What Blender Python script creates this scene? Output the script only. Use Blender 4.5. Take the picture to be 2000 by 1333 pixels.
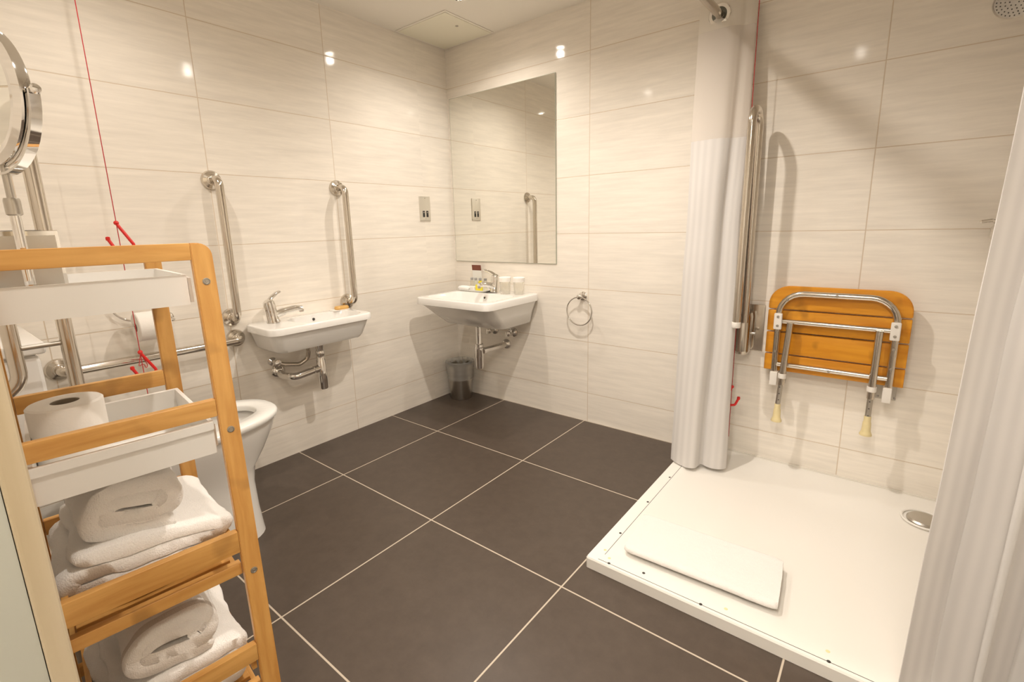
import bpy, bmesh, math, random
from mathutils import Vector, Matrix, noise
PI = math.pi
rnd = random.Random(7)
for o in list(bpy.data.objects):
    bpy.data.objects.remove(o)
S = bpy.context.scene
COL = S.collection

# ------------------------------------------------------------------ camera
W_PX, H_PX, F_PX = 2000.0, 1333.0, 941.1352
YAW, PITCH, ROLL = 0.67442, -0.20252, -0.026
fw = Vector((-math.sin(YAW)*math.cos(PITCH), math.cos(YAW)*math.cos(PITCH), math.sin(PITCH)))
rt = fw.cross(Vector((0, 0, 1))).normalized(); up = rt.cross(fw)
rt, up = rt*math.cos(ROLL)+up*math.sin(ROLL), up*math.cos(ROLL)-rt*math.sin(ROLL)
cd = bpy.data.cameras.new('camera'); cam = bpy.data.objects.new('camera', cd); COL.objects.link(cam)
cd.sensor_fit = 'HORIZONTAL'; cd.sensor_width = 36.0; cd.lens = F_PX/W_PX*36.0
cd.shift_x = 6.9218/W_PX; cd.shift_y = -31.07764/W_PX
cd.clip_start = 0.02
cam.matrix_world = Matrix((( rt.x, up.x, -fw.x, 2.31031), (rt.y, up.y, -fw.y, -2.33024), (rt.z, up.z, -fw.z, 1.12162), (0, 0, 0, 1)))
S.camera = cam

# ------------------------------------------------------------------ world, exposure
wd = bpy.data.worlds.new('world'); S.world = wd; wd.use_nodes = True
wd.node_tree.nodes['Background'].inputs[0].default_value = (0.75, 0.85, 1.0, 1)
wd.node_tree.nodes['Background'].inputs[1].default_value = 0.25
S.view_settings.view_transform = 'Standard'; S.view_settings.look = 'None'
S.view_settings.gamma = 1.0; S.view_settings.use_curve_mapping = False
S.view_settings.exposure = 1.12
LAMP_W = (13.5, 9.5, 18.0, 32.0)
LAMP_COL = (1.0, 0.915, 0.825)
LIGHTS = [(0.56, -0.445), (0.54, -1.845), (2.0, -1.85), (1.417, -0.94)]
CEIL = 2.20
HALL_FILL_EMIT = 21.0  # strength of the added fill panel in the hall

# ------------------------------------------------------------------ materials
def new_mat(name):
    m = bpy.data.materials.new(name); m.use_nodes = True
    nt = m.node_tree; b = nt.nodes['Principled BSDF']
    return m, nt, b
def setp(b, **k):
    for n, v in k.items():
        n = n.replace('_', ' ')
        if n in b.inputs: b.inputs[n].default_value = v
def N(nt, typ, **k):
    n = nt.nodes.new(typ)
    for a, v in k.items(): setattr(n, a, v)
    return n
def math_n(nt, op, a, b=None, c=None):
    n = nt.nodes.new('ShaderNodeMath'); n.operation = op
    for i, v in enumerate((a, b, c)):
        if v is None: continue
        if isinstance(v, (int, float)): n.inputs[i].default_value = v
        else: nt.links.new(v, n.inputs[i])
    return n.outputs[0]
def plain(name, col, rough=0.4, metal=0.0, bump=0.0, bscale=60.0, var=0.0, **k):
    m, nt, b = new_mat(name)
    setp(b, Base_Color=(*col, 1), Roughness=rough, Metallic=metal, **k)
    tc = N(nt, 'ShaderNodeTexCoord'); nz = N(nt, 'ShaderNodeTexNoise')
    nt.links.new(tc.outputs['Object'], nz.inputs['Vector']); nz.inputs['Scale'].default_value = bscale
    nz.inputs['Detail'].default_value = 3
    if bump:
        bp = N(nt, 'ShaderNodeBump'); bp.inputs['Strength'].default_value = bump; bp.inputs['Distance'].default_value = 0.002
        nt.links.new(nz.outputs['Fac'], bp.inputs['Height']); nt.links.new(bp.outputs[0], b.inputs['Normal'])
    mx = N(nt, 'ShaderNodeMixRGB'); mx.inputs[1].default_value = (*[c*(1-var) for c in col], 1); mx.inputs[2].default_value = (*[min(1, c*(1+var)) for c in col], 1)
    nt.links.new(nz.outputs['Fac'], mx.inputs[0]); nt.links.new(mx.outputs[0], b.inputs['Base Color'])
    return m
def tiled(name, ax, off, size, joint, col, grout, rough, streak, colvar, spec=0.5, bumpd=0.0006, jointr=0.6, cut=None):
    """rectangular tile grid in the object's own (room) coordinates; ax = the two axes in the face"""
    m, nt, b = new_mat(name)
    tc = N(nt, 'ShaderNodeTexCoord'); sp = N(nt, 'ShaderNodeSeparateXYZ'); nt.links.new(tc.outputs['Object'], sp.inputs[0])
    js, cells = [], []
    for k in (0, 1):
        v = math_n(nt, 'SUBTRACT', sp.outputs[ax[k]], off[k])
        q = math_n(nt, 'DIVIDE', v, size[k])
        fr = math_n(nt, 'FRACT', q)
        d = math_n(nt, 'MINIMUM', fr, math_n(nt, 'SUBTRACT', 1.0, fr))
        d = math_n(nt, 'MULTIPLY', d, size[k])
        if k == 0 and cut is not None: d = math_n(nt, 'ADD', d, math_n(nt, 'GREATER_THAN', sp.outputs[ax[0]], cut))
        js.append(d); cells.append(math_n(nt, 'FLOOR', q))
    d = math_n(nt, 'MINIMUM', js[0], js[1])
    mask = N(nt, 'ShaderNodeMapRange'); nt.links.new(d, mask.inputs[0])
    mask.inputs[1].default_value = joint*0.5; mask.inputs[2].default_value = joint*0.5+0.0008
    mask.inputs[3].default_value = 1.0; mask.inputs[4].default_value = 0.0
    cv = N(nt, 'ShaderNodeCombineXYZ'); nt.links.new(cells[0], cv.inputs[0]); nt.links.new(cells[1], cv.inputs[1])
    wn = N(nt, 'ShaderNodeTexWhiteNoise'); nt.links.new(cv.outputs[0], wn.inputs[0])
    sc = N(nt, 'ShaderNodeVectorMath', operation='MULTIPLY'); nt.links.new(tc.outputs['Object'], sc.inputs[0]); sc.inputs[1].default_value = streak
    ad = N(nt, 'ShaderNodeVectorMath', operation='ADD'); nt.links.new(sc.outputs[0], ad.inputs[0])
    s2 = N(nt, 'ShaderNodeVectorMath', operation='SCALE'); nt.links.new(wn.outputs['Color'], s2.inputs[0]); s2.inputs['Scale'].default_value = 9.0
    nt.links.new(s2.outputs[0], ad.inputs[1])
    nz = N(nt, 'ShaderNodeTexNoise'); nt.links.new(ad.outputs[0], nz.inputs['Vector']); nz.inputs['Scale'].default_value = 1.0; nz.inputs['Detail'].default_value = 6; nz.inputs['Roughness'].default_value = 0.65
    cr = N(nt, 'ShaderNodeValToRGB'); nt.links.new(nz.outputs['Fac'], cr.inputs[0])
    cr.color_ramp.elements[0].position = 0.3; cr.color_ramp.elements[1].position = 0.68
    cr.color_ramp.elements[0].color = (*[c*(1-colvar) for c in col], 1); cr.color_ramp.elements[1].color = (*[min(1, c*(1+colvar*0.6)) for c in col], 1)
    mx = N(nt, 'ShaderNodeMixRGB'); nt.links.new(mask.outputs[0], mx.inputs[0]); nt.links.new(cr.outputs[0], mx.inputs[1]); mx.inputs[2].default_value = (*grout, 1)
    nt.links.new(mx.outputs[0], b.inputs['Base Color'])
    rr = N(nt, 'ShaderNodeMapRange'); nt.links.new(mask.outputs[0], rr.inputs[0]); rr.inputs[3].default_value = rough; rr.inputs[4].default_value = jointr
    nt.links.new(rr.outputs[0], b.inputs['Roughness'])
    hh = math_n(nt, 'SUBTRACT', math_n(nt, 'MULTIPLY', nz.outputs['Fac'], 0.12), mask.outputs[0])
    bp = N(nt, 'ShaderNodeBump'); bp.inputs['Strength'].default_value = 0.6; bp.inputs['Distance'].default_value = bumpd
    nt.links.new(hh, bp.inputs['Height']); nt.links.new(bp.outputs[0], b.inputs['Normal'])
    b.inputs['Specular IOR Level'].default_value = spec
    return m
def wood(name, c1, c2, scale, rough=0.38, knots=True):
    m, nt, b = new_mat(name)
    tc = N(nt, 'ShaderNodeTexCoord'); sc = N(nt, 'ShaderNodeVectorMath', operation='MULTIPLY'); nt.links.new(tc.outputs['Object'], sc.inputs[0]); sc.inputs[1].default_value = scale
    nz = N(nt, 'ShaderNodeTexNoise'); nt.links.new(sc.outputs[0], nz.inputs['Vector']); nz.inputs['Scale'].default_value = 1.0; nz.inputs['Detail'].default_value = 5; nz.inputs['Distortion'].default_value = 0.4
    cr = N(nt, 'ShaderNodeValToRGB'); nt.links.new(nz.outputs['Fac'], cr.inputs[0]); cr.color_ramp.elements[0].position = 0.32; cr.color_ramp.elements[1].position = 0.7
    cr.color_ramp.elements[0].color = (*c1, 1); cr.color_ramp.elements[1].color = (*c2, 1)
    out = cr.outputs[0]
    if knots:
        n2 = N(nt, 'ShaderNodeTexNoise'); s3 = N(nt, 'ShaderNodeVectorMath', operation='MULTIPLY'); nt.links.new(tc.outputs['Object'], s3.inputs[0])
        s3.inputs[1].default_value = [9 if v > 25 else 13 for v in scale]
        nt.links.new(s3.outputs[0], n2.inputs['Vector']); n2.inputs['Scale'].default_value = 1.0; n2.inputs['Detail'].default_value = 2
        k = N(nt, 'ShaderNodeMapRange'); nt.links.new(n2.outputs['Fac'], k.inputs[0]); k.inputs[1].default_value = 0.60; k.inputs[2].default_value = 0.72; k.inputs[4].default_value = 0.50
        mx = N(nt, 'ShaderNodeMixRGB'); nt.links.new(k.outputs[0], mx.inputs[0]); nt.links.new(out, mx.inputs[1]); mx.inputs[2].default_value = (*[c*0.45 for c in c1], 1); out = mx.outputs[0]
    nt.links.new(out, b.inputs['Base Color']); b.inputs['Roughness'].default_value = rough
    bp = N(nt, 'ShaderNodeBump'); bp.inputs['Strength'].default_value = 0.15; bp.inputs['Distance'].default_value = 0.001
    nt.links.new(nz.outputs['Fac'], bp.inputs['Height']); nt.links.new(bp.outputs[0], b.inputs['Normal'])
    return m
def terry(name, col):
    m, nt, b = new_mat(name)
    tc = N(nt, 'ShaderNodeTexCoord')
    v = N(nt, 'ShaderNodeTexNoise'); nt.links.new(tc.outputs['Object'], v.inputs['Vector']); v.inputs['Scale'].default_value = 420; v.inputs['Detail'].default_value = 2
    w = N(nt, 'ShaderNodeTexNoise'); nt.links.new(tc.outputs['Object'], w.inputs['Vector']); w.inputs['Scale'].default_value = 60; w.inputs['Detail'].default_value = 3
    h = math_n(nt, 'ADD', v.outputs['Fac'], math_n(nt, 'MULTIPLY', w.outputs['Fac'], 0.8))
    bp = N(nt, 'ShaderNodeBump'); bp.inputs['Strength'].default_value = 0.7; bp.inputs['Distance'].default_value = 0.0025
    nt.links.new(h, bp.inputs['Height']); nt.links.new(bp.outputs[0], b.inputs['Normal'])
    setp(b, Base_Color=(*col, 1), Roughness=0.95, Sheen_Weight=0.4, Sheen_Roughness=0.6, Specular_IOR_Level=0.1)
    return m
def fabric(name, col, alpha=1.0, stripes=True, trans=0.3):
    m, nt, b = new_mat(name)
    uv = N(nt, 'ShaderNodeUVMap'); sp = N(nt, 'ShaderNodeSeparateXYZ'); nt.links.new(uv.outputs[0], sp.inputs[0])
    s = math_n(nt, 'SINE', math_n(nt, 'MULTIPLY', sp.outputs[0], 2*PI/0.030))
    k = N(nt, 'ShaderNodeMapRange'); nt.links.new(s, k.inputs[0]); k.inputs[1].default_value = -0.9; k.inputs[2].default_value = 0.9
    mx = N(nt, 'ShaderNodeMixRGB'); nt.links.new(k.outputs[0], mx.inputs[0])
    mx.inputs[1].default_value = (*col, 1); mx.inputs[2].default_value = (*[c*(0.93 if stripes else 1) for c in col], 1)
    wv = N(nt, 'ShaderNodeTexNoise'); tc = N(nt, 'ShaderNodeTexCoord'); nt.links.new(tc.outputs['Object'], wv.inputs['Vector']); wv.inputs['Scale'].default_value = 90; wv.inputs['Detail'].default_value = 3
    bp = N(nt, 'ShaderNodeBump'); bp.inputs['Strength'].default_value = 0.25; bp.inputs['Distance'].default_value = 0.001; nt.links.new(wv.outputs['Fac'], bp.inputs['Height']); nt.links.new(bp.outputs[0], b.inputs['Normal'])
    nt.links.new(mx.outputs[0], b.inputs['Base Color']); setp(b, Roughness=0.75, Sheen_Weight=0.2, Specular_IOR_Level=0.25)
    tr = N(nt, 'ShaderNodeBsdfTranslucent'); nt.links.new(mx.outputs[0], tr.inputs[0])
    ms = N(nt, 'ShaderNodeMixShader'); ms.inputs[0].default_value = trans; nt.links.new(b.outputs[0], ms.inputs[1]); nt.links.new(tr.outputs[0], ms.inputs[2])
    out = nt.nodes['Material Output']; last = ms.outputs[0]
    if alpha < 1:
        tp = N(nt, 'ShaderNodeBsdfTransparent'); m2 = N(nt, 'ShaderNodeMixShader'); m2.inputs[0].default_value = alpha
        nt.links.new(tp.outputs[0], m2.inputs[1]); nt.links.new(last, m2.inputs[2]); last = m2.outputs[0]
    nt.links.new(last, out.inputs['Surface'])
    return m

TILE = (0.915, 0.855, 0.765); GROUT = (0.70, 0.59, 0.46)
TROUGH = 0.075
M = {}
M['tile_left'] = tiled('tile_left', (1, 2), (-0.84624, 0.1718), (0.6, 0.3), 0.0026, TILE, GROUT, TROUGH, (4.0, 4.0, 50.0), 0.08, cut=-0.5)
M['tile_back'] = tiled('tile_back', (0, 2), (1.0156, 0.1718), (1.2, 0.3), 0.0026, TILE, GROUT, TROUGH, (4.0, 4.0, 50.0), 0.08)
M['floor'] = tiled('floor', (0, 1), (0.39664, -0.6038), (0.6, 0.6), 0.0042, (0.088, 0.066, 0.051), (0.56, 0.48, 0.38), 0.36, (22.0, 22.0, 22.0), 0.14, spec=0.35, bumpd=0.0008)
M['ceiling'] = plain('ceiling_paint', (0.95, 0.90, 0.81), 0.8, bump=0.05)
M['panel_paint'] = plain('panel_paint', (0.93, 0.89, 0.74), 0.6)
M['hall'] = plain('hall_paint', (0.90, 0.88, 0.84), 0.7, bump=0.05)
M['reveal'] = plain('grey_green_paint', (0.44, 0.435, 0.365), 0.5, bump=0.05, bscale=30)
M['jamb'] = wood('cream_timber', (0.44, 0.35, 0.22), (0.56, 0.47, 0.33), (40, 40, 2.0), 0.45, knots=False)
M['chrome'] = plain('chrome', (0.80, 0.78, 0.75), 0.06, 1.0)
M['steel'] = plain('polished_steel', (0.66, 0.61, 0.54), 0.16, 1.0, bump=0.02, bscale=40)
M['brushed'] = plain('brushed_steel', (0.55, 0.52, 0.47), 0.32, 1.0, bump=0.05, bscale=90)
M['dull'] = plain('dull_steel', (0.50, 0.47, 0.42), 0.38, 1.0, bump=0.08, bscale=60, var=0.1)
M['socket'] = plain('satin_steel', (0.82, 0.79, 0.72), 0.35, 0.85)
M['hole_shade'] = plain('painted_hole_shade', (0.10, 0.095, 0.075), 0.4, 1.0)  # near-black colour painted for the shade inside the curtain eyelets
M['silver'] = plain('mirror_silver', (0.90, 0.90, 0.86), 0.012, 1.0)
M['glassedge'] = plain('mirror_edge', (0.45, 0.47, 0.38), 0.25)
M['ceramic'] = plain('white_ceramic', (0.86, 0.84, 0.80), 0.09, 0.0, Coat_Weight=0.4)
M['tray'] = plain('white_acrylic', (0.88, 0.85, 0.79), 0.22)
M['seatpl'] = plain('white_seat_plastic', (0.86, 0.85, 0.81), 0.18)
M['lacquer'] = plain('white_lacquer', (0.84, 0.82, 0.78), 0.32)
M['plastic'] = plain('white_plastic', (0.84, 0.80, 0.74), 0.35)
M['aged'] = plain('yellowed_rubber', (0.80, 0.68, 0.38), 0.5, var=0.12, bscale=40)
M['bamboo_y'] = wood('bamboo_along_y', (0.60, 0.29, 0.070), (0.78, 0.44, 0.135), (60, 6, 60))
M['bamboo_z'] = wood('bamboo_along_z', (0.60, 0.29, 0.070), (0.78, 0.44, 0.135), (60, 60, 6))
M['bamboo_x'] = wood('bamboo_along_x', (0.60, 0.29, 0.070), (0.78, 0.44, 0.135), (6, 60, 60))
M['teak'] = wood('orange_teak', (0.62, 0.235, 0.012), (0.80, 0.36, 0.028), (5, 40, 34), 0.3)
M['terry'] = terry('terry_white', (0.94, 0.91, 0.87))
M['terry_mat'] = terry('terry_mat', (0.86, 0.83, 0.79))
M['terry_banded'] = terry('terry_white_banded', (0.94, 0.91, 0.87))
_nt = M['terry_banded'].node_tree; _b = _nt.nodes['Principled BSDF']
_tc = N(_nt, 'ShaderNodeTexCoord'); _sp = N(_nt, 'ShaderNodeSeparateXYZ'); _nt.links.new(_tc.outputs['Object'], _sp.inputs[0])
_k = math_n(_nt, 'LESS_THAN', math_n(_nt, 'ABSOLUTE', math_n(_nt, 'ADD', _sp.outputs[0], 0.046)), 0.009)
_mx = N(_nt, 'ShaderNodeMixRGB'); _nt.links.new(_k, _mx.inputs[0]); _mx.inputs[1].default_value = (0.94, 0.91, 0.87, 1); _mx.inputs[2].default_value = (0.66, 0.60, 0.54, 1); _nt.links.new(_mx.outputs[0], _b.inputs['Base Color'])
M['terry_band'] = plain('flat_woven_band', (0.62, 0.57, 0.52), 0.9, bump=0.3, bscale=300)
M['paper'] = plain('tissue_paper', (0.88, 0.84, 0.78), 0.9, bump=0.15, bscale=200)
M['card_core'] = plain('cardboard_core', (0.30, 0.25, 0.19), 0.9)
M['red'] = plain('red_plastic', (0.72, 0.02, 0.015), 0.35)
M['redcord'] = plain('red_cord', (0.50, 0.03, 0.035), 0.7)
M['dark'] = plain('dark_plastic', (0.03, 0.028, 0.025), 0.5)
M['hole'] = plain('dark_hole', (0.04, 0.035, 0.03), 0.8)
M['fabric'] = fabric('curtain_fabric', (0.88, 0.85, 0.82), trans=0.25)
M['fabric_plain'] = fabric('curtain_header_fabric', (0.93, 0.88, 0.80), stripes=False, trans=0.35)
M['sheer'] = fabric('curtain_sheer', (0.93, 0.88, 0.82), alpha=0.80, stripes=False, trans=0.4)
M['brown'] = plain('brown_card', (0.20, 0.06, 0.035), 0.5)
M['grout'] = plain('sealant', (0.82, 0.78, 0.70), 0.4)
M['soap'] = plain('amber_soap', (0.72, 0.42, 0.12), 0.35)
M['yellow'] = plain('yellow_liquid', (0.80, 0.68, 0.04), 0.15, Coat_Weight=0.6)
M['graycap'] = plain('grey_cap', (0.35, 0.34, 0.33), 0.3)
M['label'] = plain('white_label', (0.86, 0.85, 0.80), 0.5)
def glass_mat(name, col=(1, 1, 1), rough=0.0, solid=0.0):
    m, nt, b = new_mat(name)
    setp(b, Base_Color=(*col, 1), Roughness=rough, Transmission_Weight=1.0-solid, IOR=1.35)
    g = b
    tp = N(nt, 'ShaderNodeBsdfTransparent'); tp.inputs[0].default_value = (*[0.5+0.5*c for c in col], 1)
    mx = N(nt, 'ShaderNodeMixShader'); mx.inputs[0].default_value = 0.35
    nt.links.new(tp.outputs[0], mx.inputs[1]); nt.links.new(g.outputs[0], mx.inputs[2]); nt.links.new(mx.outputs[0], nt.nodes['Material Output'].inputs['Surface'])
    return m
M['glass'] = glass_mat('clear_glass', (0.97, 0.97, 0.95))
M['clearpl'] = glass_mat('clear_plastic', (0.95, 0.95, 0.90), 0.1)
M['liner'] = glass_mat('bin_liner_film', (0.88, 0.88, 0.86), 0.45, solid=0.55)
def emis(name, col, st):
    m, nt, b = new_mat(name); setp(b, Base_Color=(*col, 1), Emission_Color=(*col, 1), Emission_Strength=st); return m
M['lamp'] = emis('lamp_face', (1.0, 0.93, 0.82), 22.0)
M['hall_fill'] = emis('hall_fill_glow', (1.0, 0.92, 0.82), HALL_FILL_EMIT)  # glow of the added hall panel, fill only

# ------------------------------------------------------------------ mesh helpers
class MB:
    def __init__(s): s.bm = bmesh.new()
    def _loop(s, pts): return [s.bm.verts.new(p) for p in pts]
    def loft(s, rings, closed=True, cap0=True, cap1=True, loop=False):
        R = [s._loop(r) for r in rings]; n = len(R[0])
        pairs = list(zip(R, R[1:])) + ([(R[-1], R[0])] if loop else [])
        for a, b in pairs:
            for i in range(n if closed else n-1):
                j = (i+1) % n
                try: s.bm.faces.new((a[i], a[j], b[j], b[i]))
                except ValueError: pass
        if not loop and closed:
            if cap0: s.bm.faces.new(R[0][::-1])
            if cap1: s.bm.faces.new(R[-1])
        return s
    def box(s, lo, hi, bev=0.0, mat=None):
        b = bmesh.new(); bmesh.ops.create_cube(b, size=1)
        c = [(a+d)/2 for a, d in zip(lo, hi)]; e = [abs(d-a) for a, d in zip(lo, hi)]
        for v in b.verts: v.co = Vector((v.co.x*e[0]+c[0], v.co.y*e[1]+c[1], v.co.z*e[2]+c[2]))
        if bev: bmesh.ops.bevel(b, geom=list(b.edges)+list(b.verts), offset=min(bev, min(e)*0.45), segments=3, affect='EDGES', profile=0.6)
        if mat is not None: b.transform(mat)
        me = bpy.data.meshes.new('t'); b.to_mesh(me); b.free(); s.bm.from_mesh(me); bpy.data.meshes.remove(me); return s
    def tube(s, pts, r, seg=16, fil=0.0, cap=True, loop=False, r2=None):
        P = [Vector(p) for p in pts]
        if fil and len(P) > 2: P = fillet(P, fil, loop)
        n = len(P); rings = []
        T = []
        for i in range(n):
            a = P[(i-1) % n] if (loop or i > 0) else P[i]; c = P[(i+1) % n] if (loop or i < n-1) else P[i]
            T.append((c-a).normalized())
        u = T[0].orthogonal().normalized()
        for i in range(n):
            u = (u - T[i]*u.dot(T[i])).normalized(); w = T[i].cross(u)
            ri = r if r2 is None else r+(r2-r)*i/(n-1)
            rings.append([P[i]+u*ri*math.cos(2*PI*k/seg)+w*ri*math.sin(2*PI*k/seg) for k in range(seg)])
        if loop:
            # match the last ring to the first
            best = min(range(seg), key=lambda k: (rings[-1][k]-rings[0][0]).length)
            R = [s._loop(q) for q in rings]
            for a, b in zip(R, R[1:]):
                for i in range(seg): s.bm.faces.new((a[i], a[(i+1) % seg], b[(i+1) % seg], b[i]))
            a, b = R[-1], R[0]
            for i in range(seg): s.bm.faces.new((a[(i+best) % seg], a[(i+best+1) % seg], b[(i+1) % seg], b[i]))
            return s
        return s.loft(rings, cap0=cap, cap1=cap)
    def lathe(s, prof, org=(0, 0, 0), axis=(0, 0, 1), seg=32, closed=False):
        A = Vector(axis).normalized(); u = A.orthogonal().normalized(); w = A.cross(u); O = Vector(org)
        rings = [[O+A*h+(u*math.cos(2*PI*k/seg)+w*math.sin(2*PI*k/seg))*max(r, 1e-4) for k in range(seg)] for r, h in prof]
        return s.loft(rings, loop=closed)
    def ring(s, c, axis, R, r, seg=48, rs=12):
        A = Vector(axis).normalized(); u = A.orthogonal().normalized(); w = A.cross(u); c = Vector(c)
        rings = []
        for k in range(seg):
            d = u*math.cos(2*PI*k/seg)+w*math.sin(2*PI*k/seg)
            rings.append([c+d*(R+r*math.cos(2*PI*j/rs))+A*r*math.sin(2*PI*j/rs) for j in range(rs)])
        return s.loft(rings, loop=True)
    def prism(s, poly, ext, bev=0.0):
        b = bmesh.new(); vs = [b.verts.new(p) for p in poly]; f = b.faces.new(vs)
        r = bmesh.ops.extrude_face_region(b, geom=[f]); bmesh.ops.translate(b, verts=[v for v in r['geom'] if isinstance(v, bmesh.types.BMVert)], vec=ext)
        bmesh.ops.recalc_face_normals(b, faces=b.faces)
        if bev: bmesh.ops.bevel(b, geom=[e for e in b.edges], offset=bev, segments=2, affect='EDGES')
        me = bpy.data.meshes.new('t'); b.to_mesh(me); b.free(); s.bm.from_mesh(me); bpy.data.meshes.remove(me); return s
    def build(s, name, mat, parent=None, label=None, world=True, sharp=35, smooth=True, uvs=False):
        bm = s.bm
        bmesh.ops.recalc_face_normals(bm, faces=bm.faces)
        if parent is not None and world:
            bm.transform(XF[parent.name].inverted())
        if smooth:
            for f in bm.faces: f.smooth = True
            for e in bm.edges:
                if len(e.link_faces) == 2 and e.calc_face_angle(0) > math.radians(sharp): e.smooth = False
        me = bpy.data.meshes.new(name); bm.to_mesh(me); bm.free()
        me.materials.append(mat)
        o = bpy.data.objects.new(name, me); COL.objects.link(o)
        if parent is not None:
            o.parent = parent; XF[o.name] = XF[parent.name].copy()
        else: XF[o.name] = Matrix.Identity(4)
        if label: o['label'] = label
        return o
XF = {}
def fillet(P, r, loop=False):
    out = []; n = len(P)
    for i in range(n):
        if not loop and i in (0, n-1): out.append(P[i]); continue
        a, b, c = P[(i-1) % n], P[i], P[(i+1) % n]
        d1 = (a-b); d2 = (c-b); l1, l2 = d1.length, d2.length; d1.normalize(); d2.normalize()
        ang = d1.angle(d2)
        if ang > PI-0.02: out.append(b); continue
        t = min(r/math.tan(ang/2), l1*0.49, l2*0.49); rr = t*math.tan(ang/2)
        p1 = b+d1*t; p2 = b+d2*t; cen = b+(d1+d2).normalized()*math.hypot(rr, t)
        v1 = p1-cen; v2 = p2-cen; tot = v1.angle(v2); ax = v1.cross(v2).normalized()
        K = max(3, int(tot/0.2))
        for k in range(K+1): out.append(cen+Matrix.Rotation(tot*k/K, 3, ax) @ v1)
    return out
def thing(name, label, cat, loc=(0, 0, 0), rotz=0.0, group=None):
    o = bpy.data.objects.new(name, None); COL.objects.link(o); o.location = loc; o.rotation_euler = (0, 0, rotz)
    o.empty_display_size = 0.05
    XF[o.name] = Matrix.Translation(Vector(loc)) @ Matrix.Rotation(rotz, 4, 'Z')
    o['label'] = label; o['category'] = cat
    if group: o['group'] = group
    return o
def tag(o, label, cat, group=None, kind=None):
    o['label'] = label; o['category'] = cat
    if group: o['group'] = group
    if kind: o['kind'] = kind
    return o
def struct(name, mb, mat, parent=None):
    o = mb.build(name, mat, parent, smooth=False)
    if parent is None: o['kind'] = 'structure'
    return o
def rrect(cx, cy, hx, hy, r, z, n=8):
    pts = []; r = min(r, hx*0.999, hy*0.999)
    for qx, qy, a0 in ((1, 1, 0), (-1, 1, 90), (-1, -1, 180), (1, -1, 270)):
        for k in range(n+1):
            a = math.radians(a0+90*k/n)
            pts.append(Vector((cx+qx*(hx-r)+r*math.cos(a), cy+qy*(hy-r)+r*math.sin(a), z)))
    return pts

# ------------------------------------------------------------------ room shell
DW = -2.325       # room face of the door wall
RX = 2.95         # right wall
struct('floor', MB().box((-0.12, -4.2, -0.1), (3.6, 0.12, 0.0)), M['floor'])
struct('wall_left', MB().box((-0.12, DW-0.12, 0.0), (0.0, 0.0, CEIL)), M['tile_left'])
struct('wall_back', MB().box((-0.12, 0.0, 0.0), (RX+0.12, 0.12, CEIL)), M['tile_back'])
struct('wall_right', MB().box((RX, DW-0.12, 0.0), (RX+0.12, 0.0, CEIL)), M['tile_left'])
struct('wall_front', MB().box((0.0, DW-0.12, 0.0), (1.785, DW, CEIL)).box((2.72, DW-0.12, 0.0), (RX, DW, CEIL)).box((1.785, DW-0.12, 2.08), (2.72, DW, CEIL)), M['tile_back'])
struct('ceiling', MB().box((-0.12, -4.2, CEIL), (3.6, 0.12, CEIL+0.1)), M['ceiling'])
# door frame: cream timber edge, grey-green painted reveal behind it
struct('trim_1', MB().box((1.735, DW+0.0002, 0.0), (1.7850, DW+0.0305, 2.08), 0.002).box((1.784, DW+0.0140, 0.0), (1.800, DW+0.0305, 2.08), 0.003), M['jamb'])
struct('trim_2', MB().box((1.7855, DW-0.12, 0.0), (1.7985, DW+0.0135, 2.08)), M['reveal'])
struct('trim_3', MB().box((2.71, DW-0.12, 0.0), (2.72, DW+0.02, 2.08)), M['jamb'])
# hall behind the camera
struct('wall_hall_left', MB().box((1.0, -4.2, 0.0), (1.1, DW-0.12, CEIL)), M['hall'])
struct('wall_hall_right', MB().box((3.5, -4.2, 0.0), (3.6, DW-0.12, CEIL)), M['hall'])
struct('wall_hall_rear', MB().box((1.1, -4.2, 0.0), (3.5, -4.1, CEIL)), M['hall'])
struct('wall_hall_front', MB().box((RX+0.12, DW-0.12, 0), (3.5, DW-0.06, CEIL)), M['hall'])
hl = thing('hall_fill_panel', 'added unseen fill light panel under the hall ceiling outside the doorway', 'light', (2.28, -2.67, CEIL-0.03))  # out-of-view panel added to throw fill light through the doorway
MB().box((1.90, -2.87, CEIL-0.03), (2.66, -2.47, CEIL), 0.004).build('frame', M['plastic'], hl)
MB().box((1.93, -2.84, CEIL-0.034), (2.63, -2.50, CEIL-0.030)).build('fill_face', M['hall_fill'], hl)
# ceiling hatch
ap = thing('access_panel', 'square cream access hatch in the ceiling at the room corner', 'ceiling hatch', (0.21, -0.20, CEIL))
MB().box((0.012, -0.395, CEIL-0.004), (0.405, -0.012, CEIL-0.0005), 0.001).build('frame', M['ceiling'], ap)
MB().box((0.022, -0.383, CEIL-0.0065), (0.393, -0.022, CEIL-0.0042), 0.001).build('hatch_door', M['panel_paint'], ap)
MB().lathe([(0.008, 0), (0.008, -0.002)], (0.321, -0.223, CEIL-0.0065)).build('lock', M['brushed'], ap)
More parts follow.
